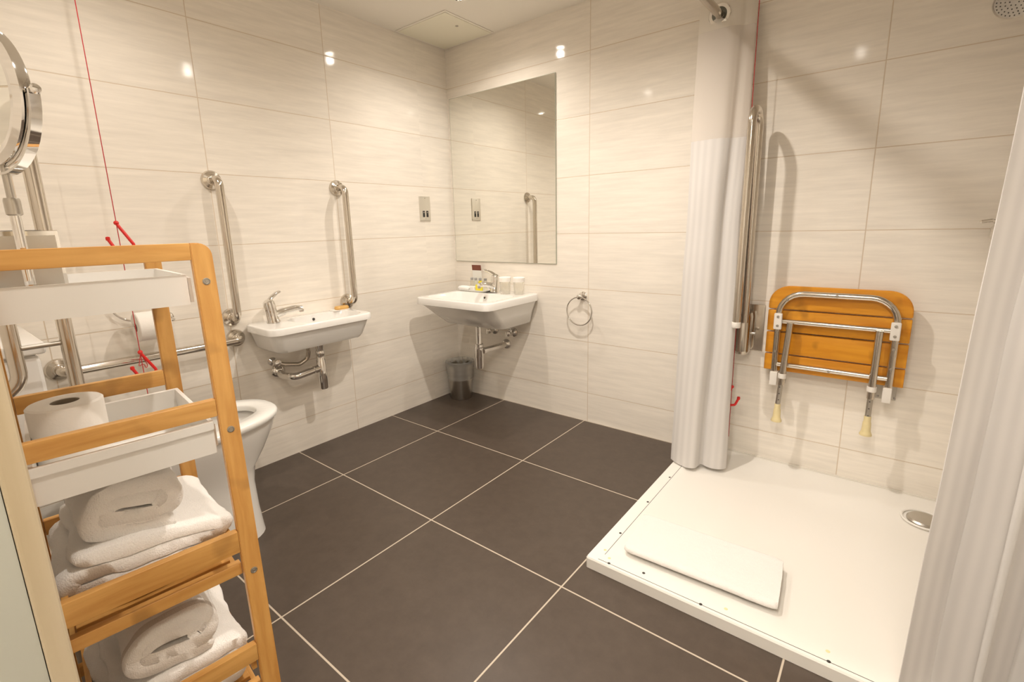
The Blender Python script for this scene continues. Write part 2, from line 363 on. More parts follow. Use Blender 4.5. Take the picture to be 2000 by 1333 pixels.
# downlights
where = ['over the corner basin', 'over the small basin and toilet', 'over the doorway end of the room', 'in the middle of the ceiling before the shower']
for i, (x, y) in enumerate(LIGHTS):
    t = thing('downlight', 'small round recessed ceiling spotlight '+where[i], 'ceiling light', (x, y, CEIL), group='recessed ceiling spotlights')
    MB().lathe([(0.040, -0.0005), (0.040, -0.004), (0.032, -0.007), (0.025, -0.004), (0.025, -0.0005)], (x, y, CEIL)).build('bezel', M['chrome'], t)
    MB().lathe([(0.024, -0.0006), (0.024, -0.0035)], (x, y, CEIL)).build('lamp_face', M['lamp'], t)
    ld = bpy.data.lights.new('downlight_lamp', 'SPOT'); ld.energy = LAMP_W[i]; ld.color = LAMP_COL; ld.spot_size = math.radians(156); ld.spot_blend = 1.0; ld.shadow_soft_size = 0.022
    lo = bpy.data.objects.new('lamp', ld); COL.objects.link(lo); lo.parent = t; lo.location = (0, 0, -0.042)

# ------------------------------------------------------------------ wall mirror
mr = thing('wall_mirror', 'large frameless mirror on the back wall above the corner basin', 'mirror', (0.415, 0, 0.90))
MB().box((0.020, -0.0052, 0.903), (0.812, -0.0005, 1.910)).build('backing', M['glassedge'], mr, smooth=False)
MB().box((0.0225, -0.0064, 0.9055), (0.8095, -0.0053, 1.9075)).build('glass', M['silver'], mr, smooth=False)

# ------------------------------------------------------------------ grab rails
RR = 0.0165
def flange(mb, p, ax, R=0.040):
    mb.lathe([(R, 0.0008), (R, 0.006), (R-0.004, 0.013), (RR+0.006, 0.018), (RR+0.004, 0.022), (RR, 0.024)], p, ax, 32)
def grab_rail(label, a, b, nrm, off=0.075, group='straight grab rails on the left wall'):
    a = Vector(a); b = Vector(b); n = Vector(nrm)
    t = thing('grab_rail', label, 'grab rail', a, group=group)
    MB().tube([a+n*0.012, a+n*off, b+n*off, b+n*0.012], RR, 20, fil=0.05).build('rail', M['steel'], t)
    for p in (a, b):
        m = MB(); flange(m, p, nrm); m.build('flange', M['steel'], t)
    return t
grab_rail('vertical steel grab rail on the left wall between toilet and small basin', (0, -1.440, 1.345), (0, -1.440, 0.752), (1, 0, 0))
grab_rail('vertical steel grab rail on the left wall at the corner side of the small basin', (0, -0.845, 1.338), (0, -0.845, 0.745), (1, 0, 0))
grab_rail('horizontal steel grab rail low on the left wall beside the toilet', (0, -1.433, 0.655), (0, -2.035, 0.658), (1, 0, 0))

# ------------------------------------------------------------------ hinged support rails
def hinged_rail(label, x, wall, sgn, z0, zt, zb, di, do, link=None, cover=True):
    """raised drop-down rail: inner tube from the wall bracket up, U bend, outer tube down"""
    Y = lambda d: wall+sgn*d
    t = thing('hinged_support_rail', label, 'support rail', (x, wall, z0))
    MB().box((x-0.035, min(Y(0.0005), Y(0.006)), z0-0.19), (x+0.062, max(Y(0.0005), Y(0.006)), z0+0.02), 0.0025).build('wall_plate', M['steel'], t)
    prof = rrect(0, 0, 0.034, 0.045, 0.03, 0)
    m = MB()
    rings = []
    for zz, s in ((z0-0.195, 0.75), (z0-0.18, 1.0), (z0-0.03, 1.0), (z0-0.012, 0.9)):
        rings.append([Vector((x-0.012+p.x*s, Y(0.0505)+p.y*s, zz)) for p in prof])
    m.loft(rings); m.build('bracket', M['steel'], t)
    mm = MB()
    path = [(x, Y(di), z0-0.05), (x, Y(di), zt), (x, Y(do), zt), (x-0.006, Y(do), zb)]
    if not cover: path = [(x, Y(0.05), z0-0.02), (x, Y(di), z0+0.05), (x, Y(di), zt), (x, Y(do), zt), (x, Y(do), zb)]
    mm.tube(path, 0.0155, 20, fil=abs(do-di)*0.499)
    mm.build('rail_loop', M['steel'], t)
    MB().tube([(x, Y(di), link), (x, Y(do), link)], 0.006, 12).build('cross_bar', M['dull'], t) if link else None
    MB().lathe([(0.0165, -0.022), (0.0175, -0.02), (0.0175, 0.0), (0.0165, 0.002)], (x-(0.006 if cover else 0), Y(do), zb)).build('end_cap', M['plastic'], t, label='white plastic end cap')
    MB().tube([(x-0.05, Y(0.06), z0-0.10), (x+0.04, Y(0.06), z0-0.10)], 0.006, 12).build('hinge_pin', M['dull'], t)
    return t
hinged_rail('raised steel drop-down support rail on the back wall behind the shower curtain edge', 1.832, 0.0, -1, 0.735, 1.545, 0.705, 0.085, 0.205)
hinged_rail('raised steel drop-down support rail near the toilet behind the bamboo rack', 0.722, DW, 1, 0.74, 1.55, 0.66, 0.128, 0.225, link=0.868, cover=False)

# ------------------------------------------------------------------ basins
def basin(label, x0, x1, y0, y1, front, zt, hgt, lip, bowl, tapside, under, name='wash_basin'):
    """front: unit vector away from the wall. rings in room coordinates"""
    cx, cy = (x0+x1)/2, (y0+y1)/2; hx, hy = (x1-x0)/2, (y1-y0)/2
    t = thing(name, label, 'basin', (cx, cy, zt-hgt))
    m = MB(); rings = []
    for (fx0, fx1, fy0, fy1, z, r) in under:      # fractions of the rim extents
        a0, a1 = x0+fx0, x1-fx1; b0, b1 = y0+fy0, y1-fy1
        rings.append(rrect((a0+a1)/2, (b0+b1)/2, (a1-a0)/2, (b1-b0)/2, r, z))
    rings.append(rrect(cx, cy, hx, hy, 0.05, zt-lip))
    rings.append(rrect(cx, cy, hx, hy, 0.05, zt-0.006))
    rings.append(rrect(cx, cy, hx-0.003, hy-0.003, 0.05, zt-0.001))
    rings.append(rrect(cx, cy, hx-0.008, hy-0.008, 0.05, zt))
    (bx0, bx1, by0, by1) = bowl
    bc = ((bx0+bx1)/2, (by0+by1)/2); bh = ((bx1-bx0)/2, (by1-by0)/2)
    for s, dz, rr_ in ((1.0, 0.0, 0.06), (0.985, 0.006, 0.06), (0.93, 0.05, 0.07), (0.80, 0.085, 0.09), (0.45, 0.105, 0.06), (0.10, 0.110, 0.02)):
        rings.append(rrect(bc[0], bc[1], bh[0]*s, bh[1]*s, rr_*s, zt-dz))
    m.loft(rings)
    m.build('bowl', M['ceramic'], t, sharp=50)
    MB().lathe([(0.004, 0.0), (0.02, 0.002), (0.024, 0.001), (0.024, -0.003)], (bc[0], bc[1], zt-0.1085)).build('drain_plug', M['chrome'], t)
    return t, bc
BZ2 = 0.73
b2, bc2 = basin('larger white ceramic wash basin in the room corner beneath the mirror', 0.135, 0.70, -0.490, -0.001, None, BZ2, 0.165, 0.040,
    (0.180, 0.655, -0.455, -0.165), None,
    [(0.075, 0.065, 0.20, 0.0, 0.550, 0.05), (0.060, 0.050, 0.165, 0.0, 0.560, 0.06), (0.032, 0.030, 0.085, 0.0, 0.625, 0.07), (0.012, 0.012, 0.03, 0.0, 0.678, 0.06), (0.008, 0.008, 0.008, 0.0, 0.689, 0.05)])
MB().lathe([(0.011, 0), (0.011, 0.004), (0.007, 0.006)], (0.415, -0.1755, BZ2-0.026), (0, -1, 0.15)).build('overflow_ring', M['chrome'], b2)
MB().lathe([(0.0065, 0), (0.0065, 0.0075)], (0.415, -0.1755, BZ2-0.026), (0, -1, 0.15)).build('overflow_hole', M['hole'], b2)
BZ1 = 0.711
b1, bc1 = basin('small white ceramic hand basin on the left wall between two grab rails', 0.001, 0.270, -1.395, -0.865, None, BZ1, 0.125, 0.030,
    (0.055, 0.240, -1.235, -0.90), None,
    [(0.0, 0.045, 0.05, 0.05, 0.590, 0.04), (0.0, 0.035, 0.035, 0.035, 0.605, 0.045), (0.0, 0.012, 0.012, 0.012, 0.678, 0.05)])
MB().lathe([(0.0065, 0), (0.0065, 0.004)], (0.058, -1.08, BZ1-0.022), (1, 0, 0.1)).build('overflow_hole', M['hole'], b1)

def lever_tap(label, base, out, lev, name='basin_tap'):
    """base point, out = horizontal spout direction"""
    B = Vector(base); o = Vector(out).normalized(); z = Vector((0, 0, 1))
    t = thing(name, label, 'tap', base)
    m = MB(); m.lathe([(0.030, 0.0005), (0.030, 0.006), (0.027, 0.012), (0.0255, 0.055), (0.0265, 0.085), (0.024, 0.100), (0.014, 0.109), (0.0005, 0.111)], B, z-o*0.12, 28)
    m.build('body', M['chrome'], t)
    m = MB(); P = [B+z*0.035+o*0.005, B+z*0.050+o*0.05, B+z*0.058+o*0.10, B+z*0.054+o*0.128]
    m.tube(P, 0.0185, 18, fil=0.02, r2=0.013); m.build('spout', M['chrome'], t)
    m = MB(); m.lathe([(0.011, 0), (0.011, 0.012)], P[-1]+o*-0.004+z*-0.016, (0, 0, 1)); m.build('aerator', M['chrome'], t)
    L = Vector(lev); s = o.cross(z)
    a = B+z*0.098-o*0.012; b = a+L
    n = (b-a).normalized(); side = n.cross(z).normalized()
    up_ = side.cross(n)
    rings = []
    for f, w_, h_ in ((0, 0.015, 0.013), (0.3, 0.013, 0.010), (0.7, 0.0155, 0.008), (0.95, 0.0155, 0.007), (1.0, 0.010, 0.004)):
        c = a+(b-a)*f+up_*0.012*math.sin(f*PI)*0.6
        rings.append([c+side*w_*math.cos(2*PI*k/12)+up_*h_*math.sin(2*PI*k/12) for k in range(12)])
    MB().loft(rings).build('lever', M['chrome'], t)
    return t
lever_tap('chrome lever mixer tap at the left end of the small basin', (0.088, -1.292, BZ1), (0.35, 1, 0), (0.010, 0.055, 0.045))
lever_tap('chrome lever mixer tap behind the bowl of the corner basin', (0.430, -0.105, BZ2), (-0.1, -1, 0), (-0.060, -0.045, 0.040))

# waste traps and valves hang from the basins
t = thing('waste_trap', 'chrome bottle trap and waste pipe under the corner basin', 'trap', (0.40, -0.205, 0.27))
X, Y = 0.395, -0.225
MB().lathe([(0.032, 0.5495), (0.032, 0.542), (0.022, 0.538), (0.018, 0.534), (0.018, 0.42)], (X, Y, 0)).build('waste_pipe', M['chrome'], t)
MB().lathe([(0.022, 0.43), (0.026, 0.425), (0.026, 0.410), (0.030, 0.405), (0.030, 0.35), (0.027, 0.34), (0.025, 0.29), (0.021, 0.275), (0.008, 0.272), (0.0005, 0.272)], (X, Y, 0)).build('bottle', M['chrome'], t)
MB().tube([(X+0.02, Y+0.01, 0.385), (0.43, -0.09, 0.385), (0.43, -0.002, 0.385)], 0.018, 16, fil=0.05).build('outlet_pipe', M['chrome'], t)
MB().lathe([(0.020, 0), (0.020, 0.02), (0.015, 0.024)], (X+0.022, Y+0.011, 0.385), (0.25, 1, 0)).build('nut', M['chrome'], t)
MB().lathe([(0.034, 0.0006), (0.032, 0.008), (0.022, 0.02), (0.015, 0.024)], (0.43, 0, 0.385), (0, -1, 0)).build('wall_rose', M['chrome'], t)
def valve(label, x, z, w='back', top=0.5495):
    t = thing('isolating_valve', label, 'valve', (x, 0, z), group='chrome isolating valves under the corner basin')
    MB().lathe([(0.030, 0.0006), (0.028, 0.006), (0.016, 0.012), (0.012, 0.016), (0.012, 0.05), (0.016, 0.052), (0.016, 0.062), (0.006, 0.066)], (x, 0, z), (0, -1, 0)).build('body', M['chrome'], t)
    MB().tube([(x, -0.035, z), (x, -0.035, z+0.03), (x, -0.035, top)], 0.006, 12).build('supply_pipe', M['chrome'], t)
    MB().lathe([(0.011, 0), (0.011, 0.016), (0.009, 0.018)], (x, -0.035, z+0.008)).build('nut', M['chrome'], t)
    MB().box((x-0.004, -0.080, z-0.016), (x+0.004, -0.064, z+0.016), 0.002).build('handle', M['chrome'], t)
valve('chrome isolating valve on the back wall left of the waste trap', 0.335, 0.468)
valve('chrome isolating valve on the back wall right of the waste trap', 0.490, 0.468)

t = thing('waste_trap', 'chrome bottle trap with bent waste pipe under the small basin', 'trap', (0.13, -1.115, 0.35))
X, Y = 0.132, -1.105
MB().lathe([(0.034, 0.5905), (0.034, 0.580), (0.020, 0.574), (0.018, 0.57), (0.018, 0.50)], (X, Y, 0)).build('waste_pipe', M['chrome'], t)
MB().lathe([(0.019, 0.545), (0.022, 0.54), (0.022, 0.525), (0.020, 0.52), (0.020, 0.50), (0.023, 0.495), (0.023, 0.352), (0.019, 0.346), (0.0005, 0.345)], (X, Y, 0)).build('bottle', M['chrome'], t)
MB().tube([(X, Y-0.015, 0.455), (X-0.005, Y-0.14, 0.440), (0.05, -1.262, 0.440), (0.002, -1.262, 0.452)], 0.0175, 16, fil=0.035).build('outlet_pipe', M['chrome'], t)
MB().lathe([(0.019, 0), (0.019, 0.022), (0.016, 0.024)], (X, Y-0.02, 0.4545), (0, -1, -0.1)).build('nut', M['chrome'], t)
MB().lathe([(0.036, 0.0006), (0.034, 0.008), (0.022, 0.02), (0.016, 0.024)], (0, -1.262, 0.452), (1, 0, 0)).build('wall_rose', M['chrome'], t)
t = thing('isolating_valve', 'chrome valve with curved supply hose on the left wall under the small basin', 'valve', (0, -1.283, 0.505))
MB().lathe([(0.022, 0.0006), (0.020, 0.006), (0.011, 0.012), (0.011, 0.045), (0.015, 0.048), (0.015, 0.060), (0.004, 0.062)], (0, -1.283, 0.508), (1, 0, 0)).build('body', M['chrome'], t)
MB().tube([(0.035, -1.283, 0.508), (0.05, -1.25, 0.493), (0.06, -1.18, 0.478), (0.07, -1.14, 0.500), (0.08, -1.135, 0.54), (0.088, -1.15, 0.589)], 0.0105, 12, fil=0.03).build('supply_hose', M['steel'], t)

# ------------------------------------------------------------------ things on the basins
def tumbler(x, y, label):
    t = thing('tumbler', label, 'glass', (x, y, BZ2), group='tumblers on the corner basin')
    MB().lathe([(0.0285, 0.0005), (0.030, 0.003), (0.034, 0.095), (0.0320, 0.095), (0.0275, 0.010), (0.001, 0.009)], (x, y, BZ2)).build('glass_body', M['glass'], t)
    prof = [(0.0005, 0.100), (0.033, 0.0995), (0.0355, 0.097)]+[(0.0358+0.0006*(k % 2), 0.092-0.006*k) for k in range(4)]+[(0.0350, 0.074), (0.0345, 0.0965), (0.0005, 0.0968)]
    MB().lathe(prof, (x, y, BZ2), seg=36).build('paper_cap', M['paper'], t, label='white paper cap')
tumbler(0.530, -0.125, 'clear tumbler under a white paper cap standing next to the tap')
tumbler(0.616, -0.105, 'clear tumbler under a white paper cap nearest the right end of the basin')
dz = BZ2
t = thing('toiletry_tray', 'small white rimmed tray of toiletries on the corner basin ledge', 'tray', (0.29, -0.10, dz))
rings = [rrect(0.285, -0.095, 0.105, 0.060, 0.02, dz+0.0006), rrect(0.285, -0.095, 0.122, 0.070, 0.025, dz+0.012), rrect(0.285, -0.095, 0.118, 0.066, 0.023, dz+0.012), rrect(0.285, -0.095, 0.103, 0.056, 0.018, dz+0.004)]
MB().loft(rings).build('dish', M['ceramic'], t)
tz = dz+0.0042
def bottle(x, y, mat, label, h=0.055):
    t = thing('toiletry_bottle', label, 'bottle', (x, y, tz), group='mini toiletry bottles on the tray')
    MB().lathe([(0.011, 0), (0.013, 0.003), (0.013, h-0.008), (0.010, h), (0.006, h+0.002), (0.0005, h+0.002)], (x, y, tz), seg=20).build('bottle_body', mat, t)
    MB().lathe([(0.0095, h+0.0025), (0.0095, h+0.016), (0.008, h+0.018), (0.0005, h+0.018)], (x, y, tz), seg=20).build('cap', M['graycap'], t)
bottle(0.215, -0.070, M['clearpl'], 'clear mini toiletry bottle nearest the corner, first of the four')
bottle(0.250, -0.072, M['clearpl'], 'clear mini toiletry bottle second from the corner')
bottle(0.285, -0.070, M['yellow'], 'yellow mini toiletry bottle behind the yellow soap box')
bottle(0.330, -0.072, M['clearpl'], 'clear mini toiletry bottle nearest the tap')
sb = MB().box((-0.022, -0.010, 0), (0.022, 0.010, 0.040), 0.002, Matrix.Translation((0.325, -0.125, tz)) @ Matrix.Rotation(0.4, 4, 'Z')).build('soap_box', M['yellow'], None)
tag(sb, 'small bright yellow soap box standing at the front of the tray', 'box')
sb = MB().box((-0.026, -0.009, 0), (0.026, 0.009, 0.026), 0.003, Matrix.Translation((0.265, -0.120, tz)) @ Matrix.Rotation(-0.15, 4, 'Z')).build('soap_packet', M['label'], None)
tag(sb, 'cream wrapped soap lying left of the yellow soap box', 'soap')
def crumple(cx, cy, cz, hx, hy, hz, seed, mat=None, nu=28, nv=14):
    rings = []
    for j in range(1, nv):
        ph = -PI/2+PI*j/nv
        ring = []
        for i in range(nu):
            a = 2*PI*i/nu
            d = Vector((math.cos(a)*math.cos(ph), math.sin(a)*math.cos(ph), math.sin(ph)))
            s_ = Vector([math.copysign(abs(c)**0.7, c) for c in d])
            k = 1+0.16*noise.noise(d*2.5+Vector((seed, 0, 0)))
            ring.append(Vector((cx+s_.x*hx*k, cy+s_.y*hy*k, cz+hz+s_.z*hz*min(1, k))))
        rings.append(ring)
    return MB().loft(rings)
fc = crumple(0.205, -0.135, tz, 0.040, 0.022, 0.014, 3).build('face_cloth', M['terry'], None); tag(fc, 'small folded white face cloth at the left of the toiletries', 'cloth')
cd_ = thing('info_card', 'small upright card with brown top leaning at the back wall', 'card', (0.232, -0.022, tz))
mt = Matrix.Translation((0.225, -0.022, BZ2+0.0126)) @ Matrix.Rotation(0.10, 4, 'X')
MB().box((-0.038, -0.0006, 0), (0.038, 0.0006, 0.108), 0, mt).build('card_sheet', M['label'], cd_)
MB().box((-0.038, -0.0012, 0.108), (0.038, 0.0012, 0.142), 0, mt).build('brown_header', M['brown'], cd_, label='brown top band')
# soap on the small basin
t = thing('soap_bar', 'amber soap bar on the ledge of the small basin under the grab rail', 'soap', (0.045, -0.915, BZ1))
MB().loft([rrect(0.040, -0.905, 0.020, 0.036, 0.015, BZ1+0.0025), rrect(0.040, -0.905, 0.022, 0.038, 0.016, BZ1+0.010), rrect(0.040, -0.905, 0.018, 0.034, 0.014, BZ1+0.019)]).build('bar', M['soap'], t)
MB().box((0.014, -0.965, BZ1+0.0005), (0.066, -0.875, BZ1+0.0024)).build('paper', M['paper'], t)

# ------------------------------------------------------------------ shaver socket
t = thing('shaver_socket', 'brushed steel shaver socket plate on the left wall near the mirror', 'socket', (0, -0.242, 1.241))
MB().box((0.0006, -0.286, 1.168), (0.0066, -0.200, 1.315), 0.0015).build('plate', M['socket'], t)
for yy in (-0.2565, -0.2275):
    MB().box((0.0064, yy-0.0085, 1.190), (0.0074, yy+0.0085, 1.228), 0.0004).build('outlet', M['dark'], t, label='dark socket outlet')
    MB().lathe([(0.0035, 0), (0.0035, 0.0012)], (0.0072, yy, 1.218), (1, 0, 0), 12).build('pin_hole', M['brushed'], t)
for zz in (1.180, 1.303):
    MB().lathe([(0.003, 0), (0.0028, 0.0012)], (0.0066, -0.243, zz), (1, 0, 0), 12).build('screw', M['chrome'], t)

# ------------------------------------------------------------------ towel rings
def towel_ring(label, base, nrm, R=0.078, tilt=(0, 0, 0), drop=0.046):
    b = Vector(base); n = Vector(nrm); t = thing('towel_ring', label, 'towel ring', base)
    MB().lathe([(0.024, 0.0006), (0.024, 0.006), (0.018, 0.010), (0.010, 0.012), (0.010, 0.036), (0.014, 0.040), (0.014, 0.052), (0.008, 0.056), (0.0005, 0.057)], b, n).build('mount', M['chrome'], t)
    MB().ring(b+n*drop+Vector((0, 0, -R-0.002))+Vector(tilt), n, R, 0.0040).build('ring', M['chrome'], t)
towel_ring('chrome towel ring on the back wall right of the corner basin', (0.985, 0, 0.733), (0, -1, 0))
towel_ring('chrome towel ring on the left wall beside the toilet roll', (0, -1.785, 0.955), (1, 0, 0), drop=0.020)

# toilet roll on wall holder
t = thing('toilet_roll_holder', 'chrome toilet roll arm on the left wall above the grab rail', 'toilet roll holder', (0, -1.69, 0.83))
MB().lathe([(0.022, 0.0006), (0.022, 0.006), (0.016, 0.01), (0.009, 0.012), (0.009, 0.03)], (0, -1.680, 0.792), (1, 0, 0)).build('mount', M['chrome'], t)
MB().tube([(0.02, -1.680, 0.792), (0.092, -1.680, 0.792), (0.092, -1.822, 0.792)], 0.006, 12, fil=0.02).build('arm', M['chrome'], t)
def roll_parts(name, label, c, ax, R, r, L, base=None):
    t = thing(name, label, 'toilet roll', base or c)
    MB().lathe([(r, 0), (R-0.003, 0), (R, 0.003), (R, L-0.003), (R-0.003, L), (r, L)], c, ax, 48, closed=True).build('paper', M['paper'], t)
    MB().lathe([(r-0.0003, 0.001), (r-0.0015, 0.001), (r-0.0015, L-0.001), (r-0.0003, L-0.001)], c, ax, 32, closed=True).build('cardboard_core', M['card_core'], t)
    return t
roll_parts('toilet_roll', 'white toilet roll hanging on the left wall holder', (0.092, -1.812, 0.782), (0, 1, 0), 0.055, 0.018, 0.105)

# ------------------------------------------------------------------ pedal bin in the corner
t = thing('waste_bin', 'steel waste bin with plastic liner in the corner under the basin', 'bin', (0.118, -0.118, 0))
c = (0.118, -0.118, 0)
MB().lathe([(0.068, 0.0006), (0.070, 0.006), (0.088, 0.232), (0.089, 0.236), (0.086, 0.236), (0.067, 0.010), (0.001, 0.009)], c, seg=40).build('can', M['brushed'], t)
rings = []
for k in range(15):
    f = k/14.0; z = 0.135+0.118*f
    rings.append([Vector((c[0]+(0.0835+0.0125*f+0.0012*math.sin(7*f*PI)+0.0012*noise.noise(Vector((math.cos(a)*6, math.sin(a)*6, f*14))))*math.cos(a), c[1]+(0.0835+0.0125*f+0.0012*math.sin(7*f*PI))*math.sin(a), z)) for a in [2*PI*j/48 for j in range(48)]])
for k in range(8):
    f = k/7.0
    rings.append([Vector((c[0]+(0.095-0.035*f)*math.cos(a)*(1+0.14*f*noise.noise(Vector((math.cos(a)*3, math.sin(a)*3, 4)))), c[1]+(0.095-0.035*f)*math.sin(a), 0.254+0.008*math.sin(f*PI)+0.028*f*noise.noise(Vector((math.cos(a)*2.5, math.sin(a)*2.5, f*2)))-0.02*f)) for a in [2*PI*j/48 for j in range(48)]])
MB().loft(rings, cap0=False, cap1=False).build('liner', M['liner'], t, label='crumpled translucent bin liner')

# ------------------------------------------------------------------ toilet
TX = 0.405
t = thing('toilet', 'white ceramic close-coupled toilet in the far left corner behind the rack', 'toilet', (TX, -1.95, 0))
def oval(cx, y0, y1, hw, z, n=40, back=0.35, sq=2.4):
    """y1 = front tip, y0 = back; widest near the back third"""
    pts = []
    for k in range(n):
        a = 2*PI*k/n
        ca, sa = math.cos(a), math.sin(a)
        e = 2/sq
        x = math.copysign(abs(ca)**e, ca)*hw
        cy = y0+(y1-y0)*0.42
        L = (y1-cy) if sa > 0 else (cy-y0)
        yy = cy+math.copysign(abs(sa)**(e if sa > 0 else 0.55), sa)*L
        pts.append(Vector((cx+x, yy, z)))
    return pts
m = MB()
m.loft([oval(TX, -2.14, -1.608, 0.172, 0.0, sq=4), oval(TX, -2.14, -1.610, 0.168, 0.02, sq=4), oval(TX, -2.14, -1.615, 0.154, 0.10, sq=4), oval(TX, -2.14, -1.616, 0.142, 0.20, sq=4), oval(TX, -2.14, -1.603, 0.144, 0.255, sq=3.4),
        oval(TX, -2.14, -1.555, 0.160, 0.315, sq=2.8), oval(TX, -2.14, -1.515, 0.175, 0.375), oval(TX, -2.14, -1.502, 0.182, 0.41), oval(TX, -2.14, -1.500, 0.183, 0.425),
        oval(TX, -2.13, -1.515, 0.168, 0.428), oval(TX, -2.06, -1.545, 0.140, 0.424), oval(TX, -2.02, -1.575, 0.118, 0.36), oval(TX, -1.95, -1.64, 0.075, 0.27), oval(TX, -1.90, -1.70, 0.03, 0.24)])
m.build('bowl', M['ceramic'], t, sharp=60)
m = MB()
m.loft([oval(TX, -2.10, -1.492, 0.192, 0.430), oval(TX, -2.10, -1.488, 0.195, 0.437), oval(TX, -2.10, -1.489, 0.194, 0.449), oval(TX, -2.095, -1.496, 0.187, 0.454),
        oval(TX, -2.03, -1.556, 0.124, 0.454), oval(TX, -2.027, -1.561, 0.119, 0.448), oval(TX, -2.027, -1.561, 0.119, 0.431)], loop=True)
m.build('seat', M['seatpl'], t, sharp=60)
m = MB(); m.box((TX-0.20, DW+0.002, 0.44), (TX+0.20, -2.140, 0.828), 0.02); m.build('cistern', M['ceramic'], t)
m = MB(); m.box((TX-0.212, DW+0.002, 0.829), (TX+0.212, -2.128, 0.862), 0.010); m.build('cistern_lid', M['ceramic'], t)
MB().lathe([(0.024, 0), (0.024, 0.004), (0.018, 0.007), (0.0005, 0.008)], (TX, -2.225, 0.862)).build('flush_button', M['chrome'], t)
# tall grey bin near the toilet
t = thing('sanitary_bin', 'round-topped pale grey bin on the floor between toilet and rack', 'bin', (0.86, -2.16, 0))
rings = [rrect(0.84, -2.19, 0.09, 0.085, 0.07, z) for z in (0.0006, 0.36)]
MB().loft(rings).build('body', M['dull'], t)
rings = [rrect(0.84, -2.19, 0.093*s, 0.088*s, 0.072*s, 0.3615+h) for s, h in ((1, 0), (1, 0.02), (0.93, 0.045), (0.75, 0.065), (0.45, 0.075), (0.1, 0.078))]
MB().loft(rings).build('lid', M['brushed'], t)

# ------------------------------------------------------------------ red emergency cords
def pull_cord(label, x, y, tri, zbot, group=None):
    t = thing('pull_cord', label, 'pull cord', (x, y, CEIL))
    MB().lathe([(0.035, -0.0006), (0.035, -0.012), (0.028, -0.026), (0.006, -0.032), (0.0005, -0.032)], (x, y, CEIL)).build('ceiling_switch', M['plastic'], t, label='white round ceiling switch')
    MB().tube([(x, y, CEIL-0.03), (x, y, zbot)], 0.0014, 8).build('cord', M['redcord'], t)
    for zz, rot, loops in tri:
        c_, s_ = math.cos(rot), math.sin(rot)
        A = Vector((x, y, zz)); h = lambda d, dz: A+Vector((c_*d, s_*d, dz))
        MB().tube([A, h(0.046, -0.086), h(-0.018, -0.084), h(-0.031, -0.056)], 0.0052, 12, fil=0.010).build('triangle_handle', M['red'], t, label='red open triangular pull handle')
        MB().lathe([(0.0005, -0.008), (0.006, -0.006), (0.0085, 0), (0.006, 0.006), (0.0005, 0.008)], (x, y, zz+0.002), seg=14).build('knot', M['red'], t)
        MB().lathe([(0.0005, -0.008), (0.0062, -0.006), (0.007, 0), (0.0062, 0.006), (0.0005, 0.008)], h(-0.032, -0.052), seg=14).build('end_knob', M['red'], t)
        if loops: MB().tube([h(0, -0.005), h(-0.014, -0.06), h(0.004, -0.035), h(0.010, -0.066), h(0.016, -0.05), h(0.002, -0.008)], 0.0013, 8, fil=0.01).build('cord_loop', M['redcord'], t)
    return t
pull_cord('red emergency pull cord hanging by the left wall over the toilet', 0.15, -1.826, [(1.166, math.radians(62), False), (0.695, math.radians(92), True)], 0.14)
pull_cord('red emergency pull cord hanging along the shower curtain edge', 1.808, -0.122, [(0.395, math.radians(215), False)], 0.16)

# ------------------------------------------------------------------ shower tray
t = thing('shower_tray', 'low white shower tray filling the right corner of the room', 'shower tray', (2.28, -0.54, 0))
tx0, tx1, ty0, ty1 = 1.612, RX-0.002, -1.078, -0.002
zt = 0.040
def rect(x0, x1, y0, y1, z, r=0.02): return rrect((x0+x1)/2, (y0+y1)/2, (x1-x0)/2, (y1-y0)/2, r, z, 5)
MB().loft([rect(tx0, tx1, ty0, ty1, 0.0006, 0.008), rect(tx0, tx1, ty0, ty1, zt-0.005, 0.008), rect(tx0+0.003, tx1-0.003, ty0+0.003, ty1-0.002, zt, 0.008),
           rect(tx0+0.055, tx1-0.03, ty0+0.055, ty1-0.022, zt, 0.03), rect(tx0+0.072, tx1-0.05, ty0+0.085, ty1-0.045, zt-0.010, 0.05), rect(2.3, 2.6, -0.5, -0.3, zt-0.018, 0.08)]).build('tray', M['tray'], t, sharp=25)
MB().box((tx0+0.047, ty0+0.045, zt-0.0004), (tx0+0.0485, ty1-0.06, zt+0.0004)).build('seam', M['hole'], t)
MB().box((tx0+0.04, ty0+0.012, zt-0.0004), (tx1-0.2, ty0+0.0135, zt+0.0004)).build('seam', M['hole'], t)
HO = [(1.652, -0.418, 0), (1.651, -0.653, 0), (1.651, -0.898, 0), (1.650, -1.012, 1), (1.680, -1.041, 1), (1.798, -1.040, 0), (2.042, -1.039, 1), (2.285, -1.031, 1), (1.69, -1.064, 0), (1.98, -1.064, 0), (2.29, -1.064, 0)]
for x, y, k in HO:
    m = MB().lathe([(0.0052 if not k else 0.0062, -0.0006), (0.0045, 0.0004), (0.0005, 0.0005)], (x, y, zt), seg=16); m.build('screw_hole', M['aged'] if k else M['hole'], t)
DX, DY = 2.500, -0.165
MB().ring((DX, DY, zt-0.0085), (0, 0, 1), 0.066, 0.004).build('drain_rim', M['tray'], t)
MB().lathe([(0.052, -0.018), (0.052, -0.004), (0.046, 0.0015), (0.020, 0.0045), (0.0005, 0.005)], (DX, DY, zt-0.004), seg=40).build('drain_cover', M['brushed'], t, label='round steel drain cover')
# sealant strip where the tray meets the back wall
struct('trim_4', MB().box((tx0+0.001, -0.009, 0.030), (tx1, -0.0004, 0.0470)), M['grout'])

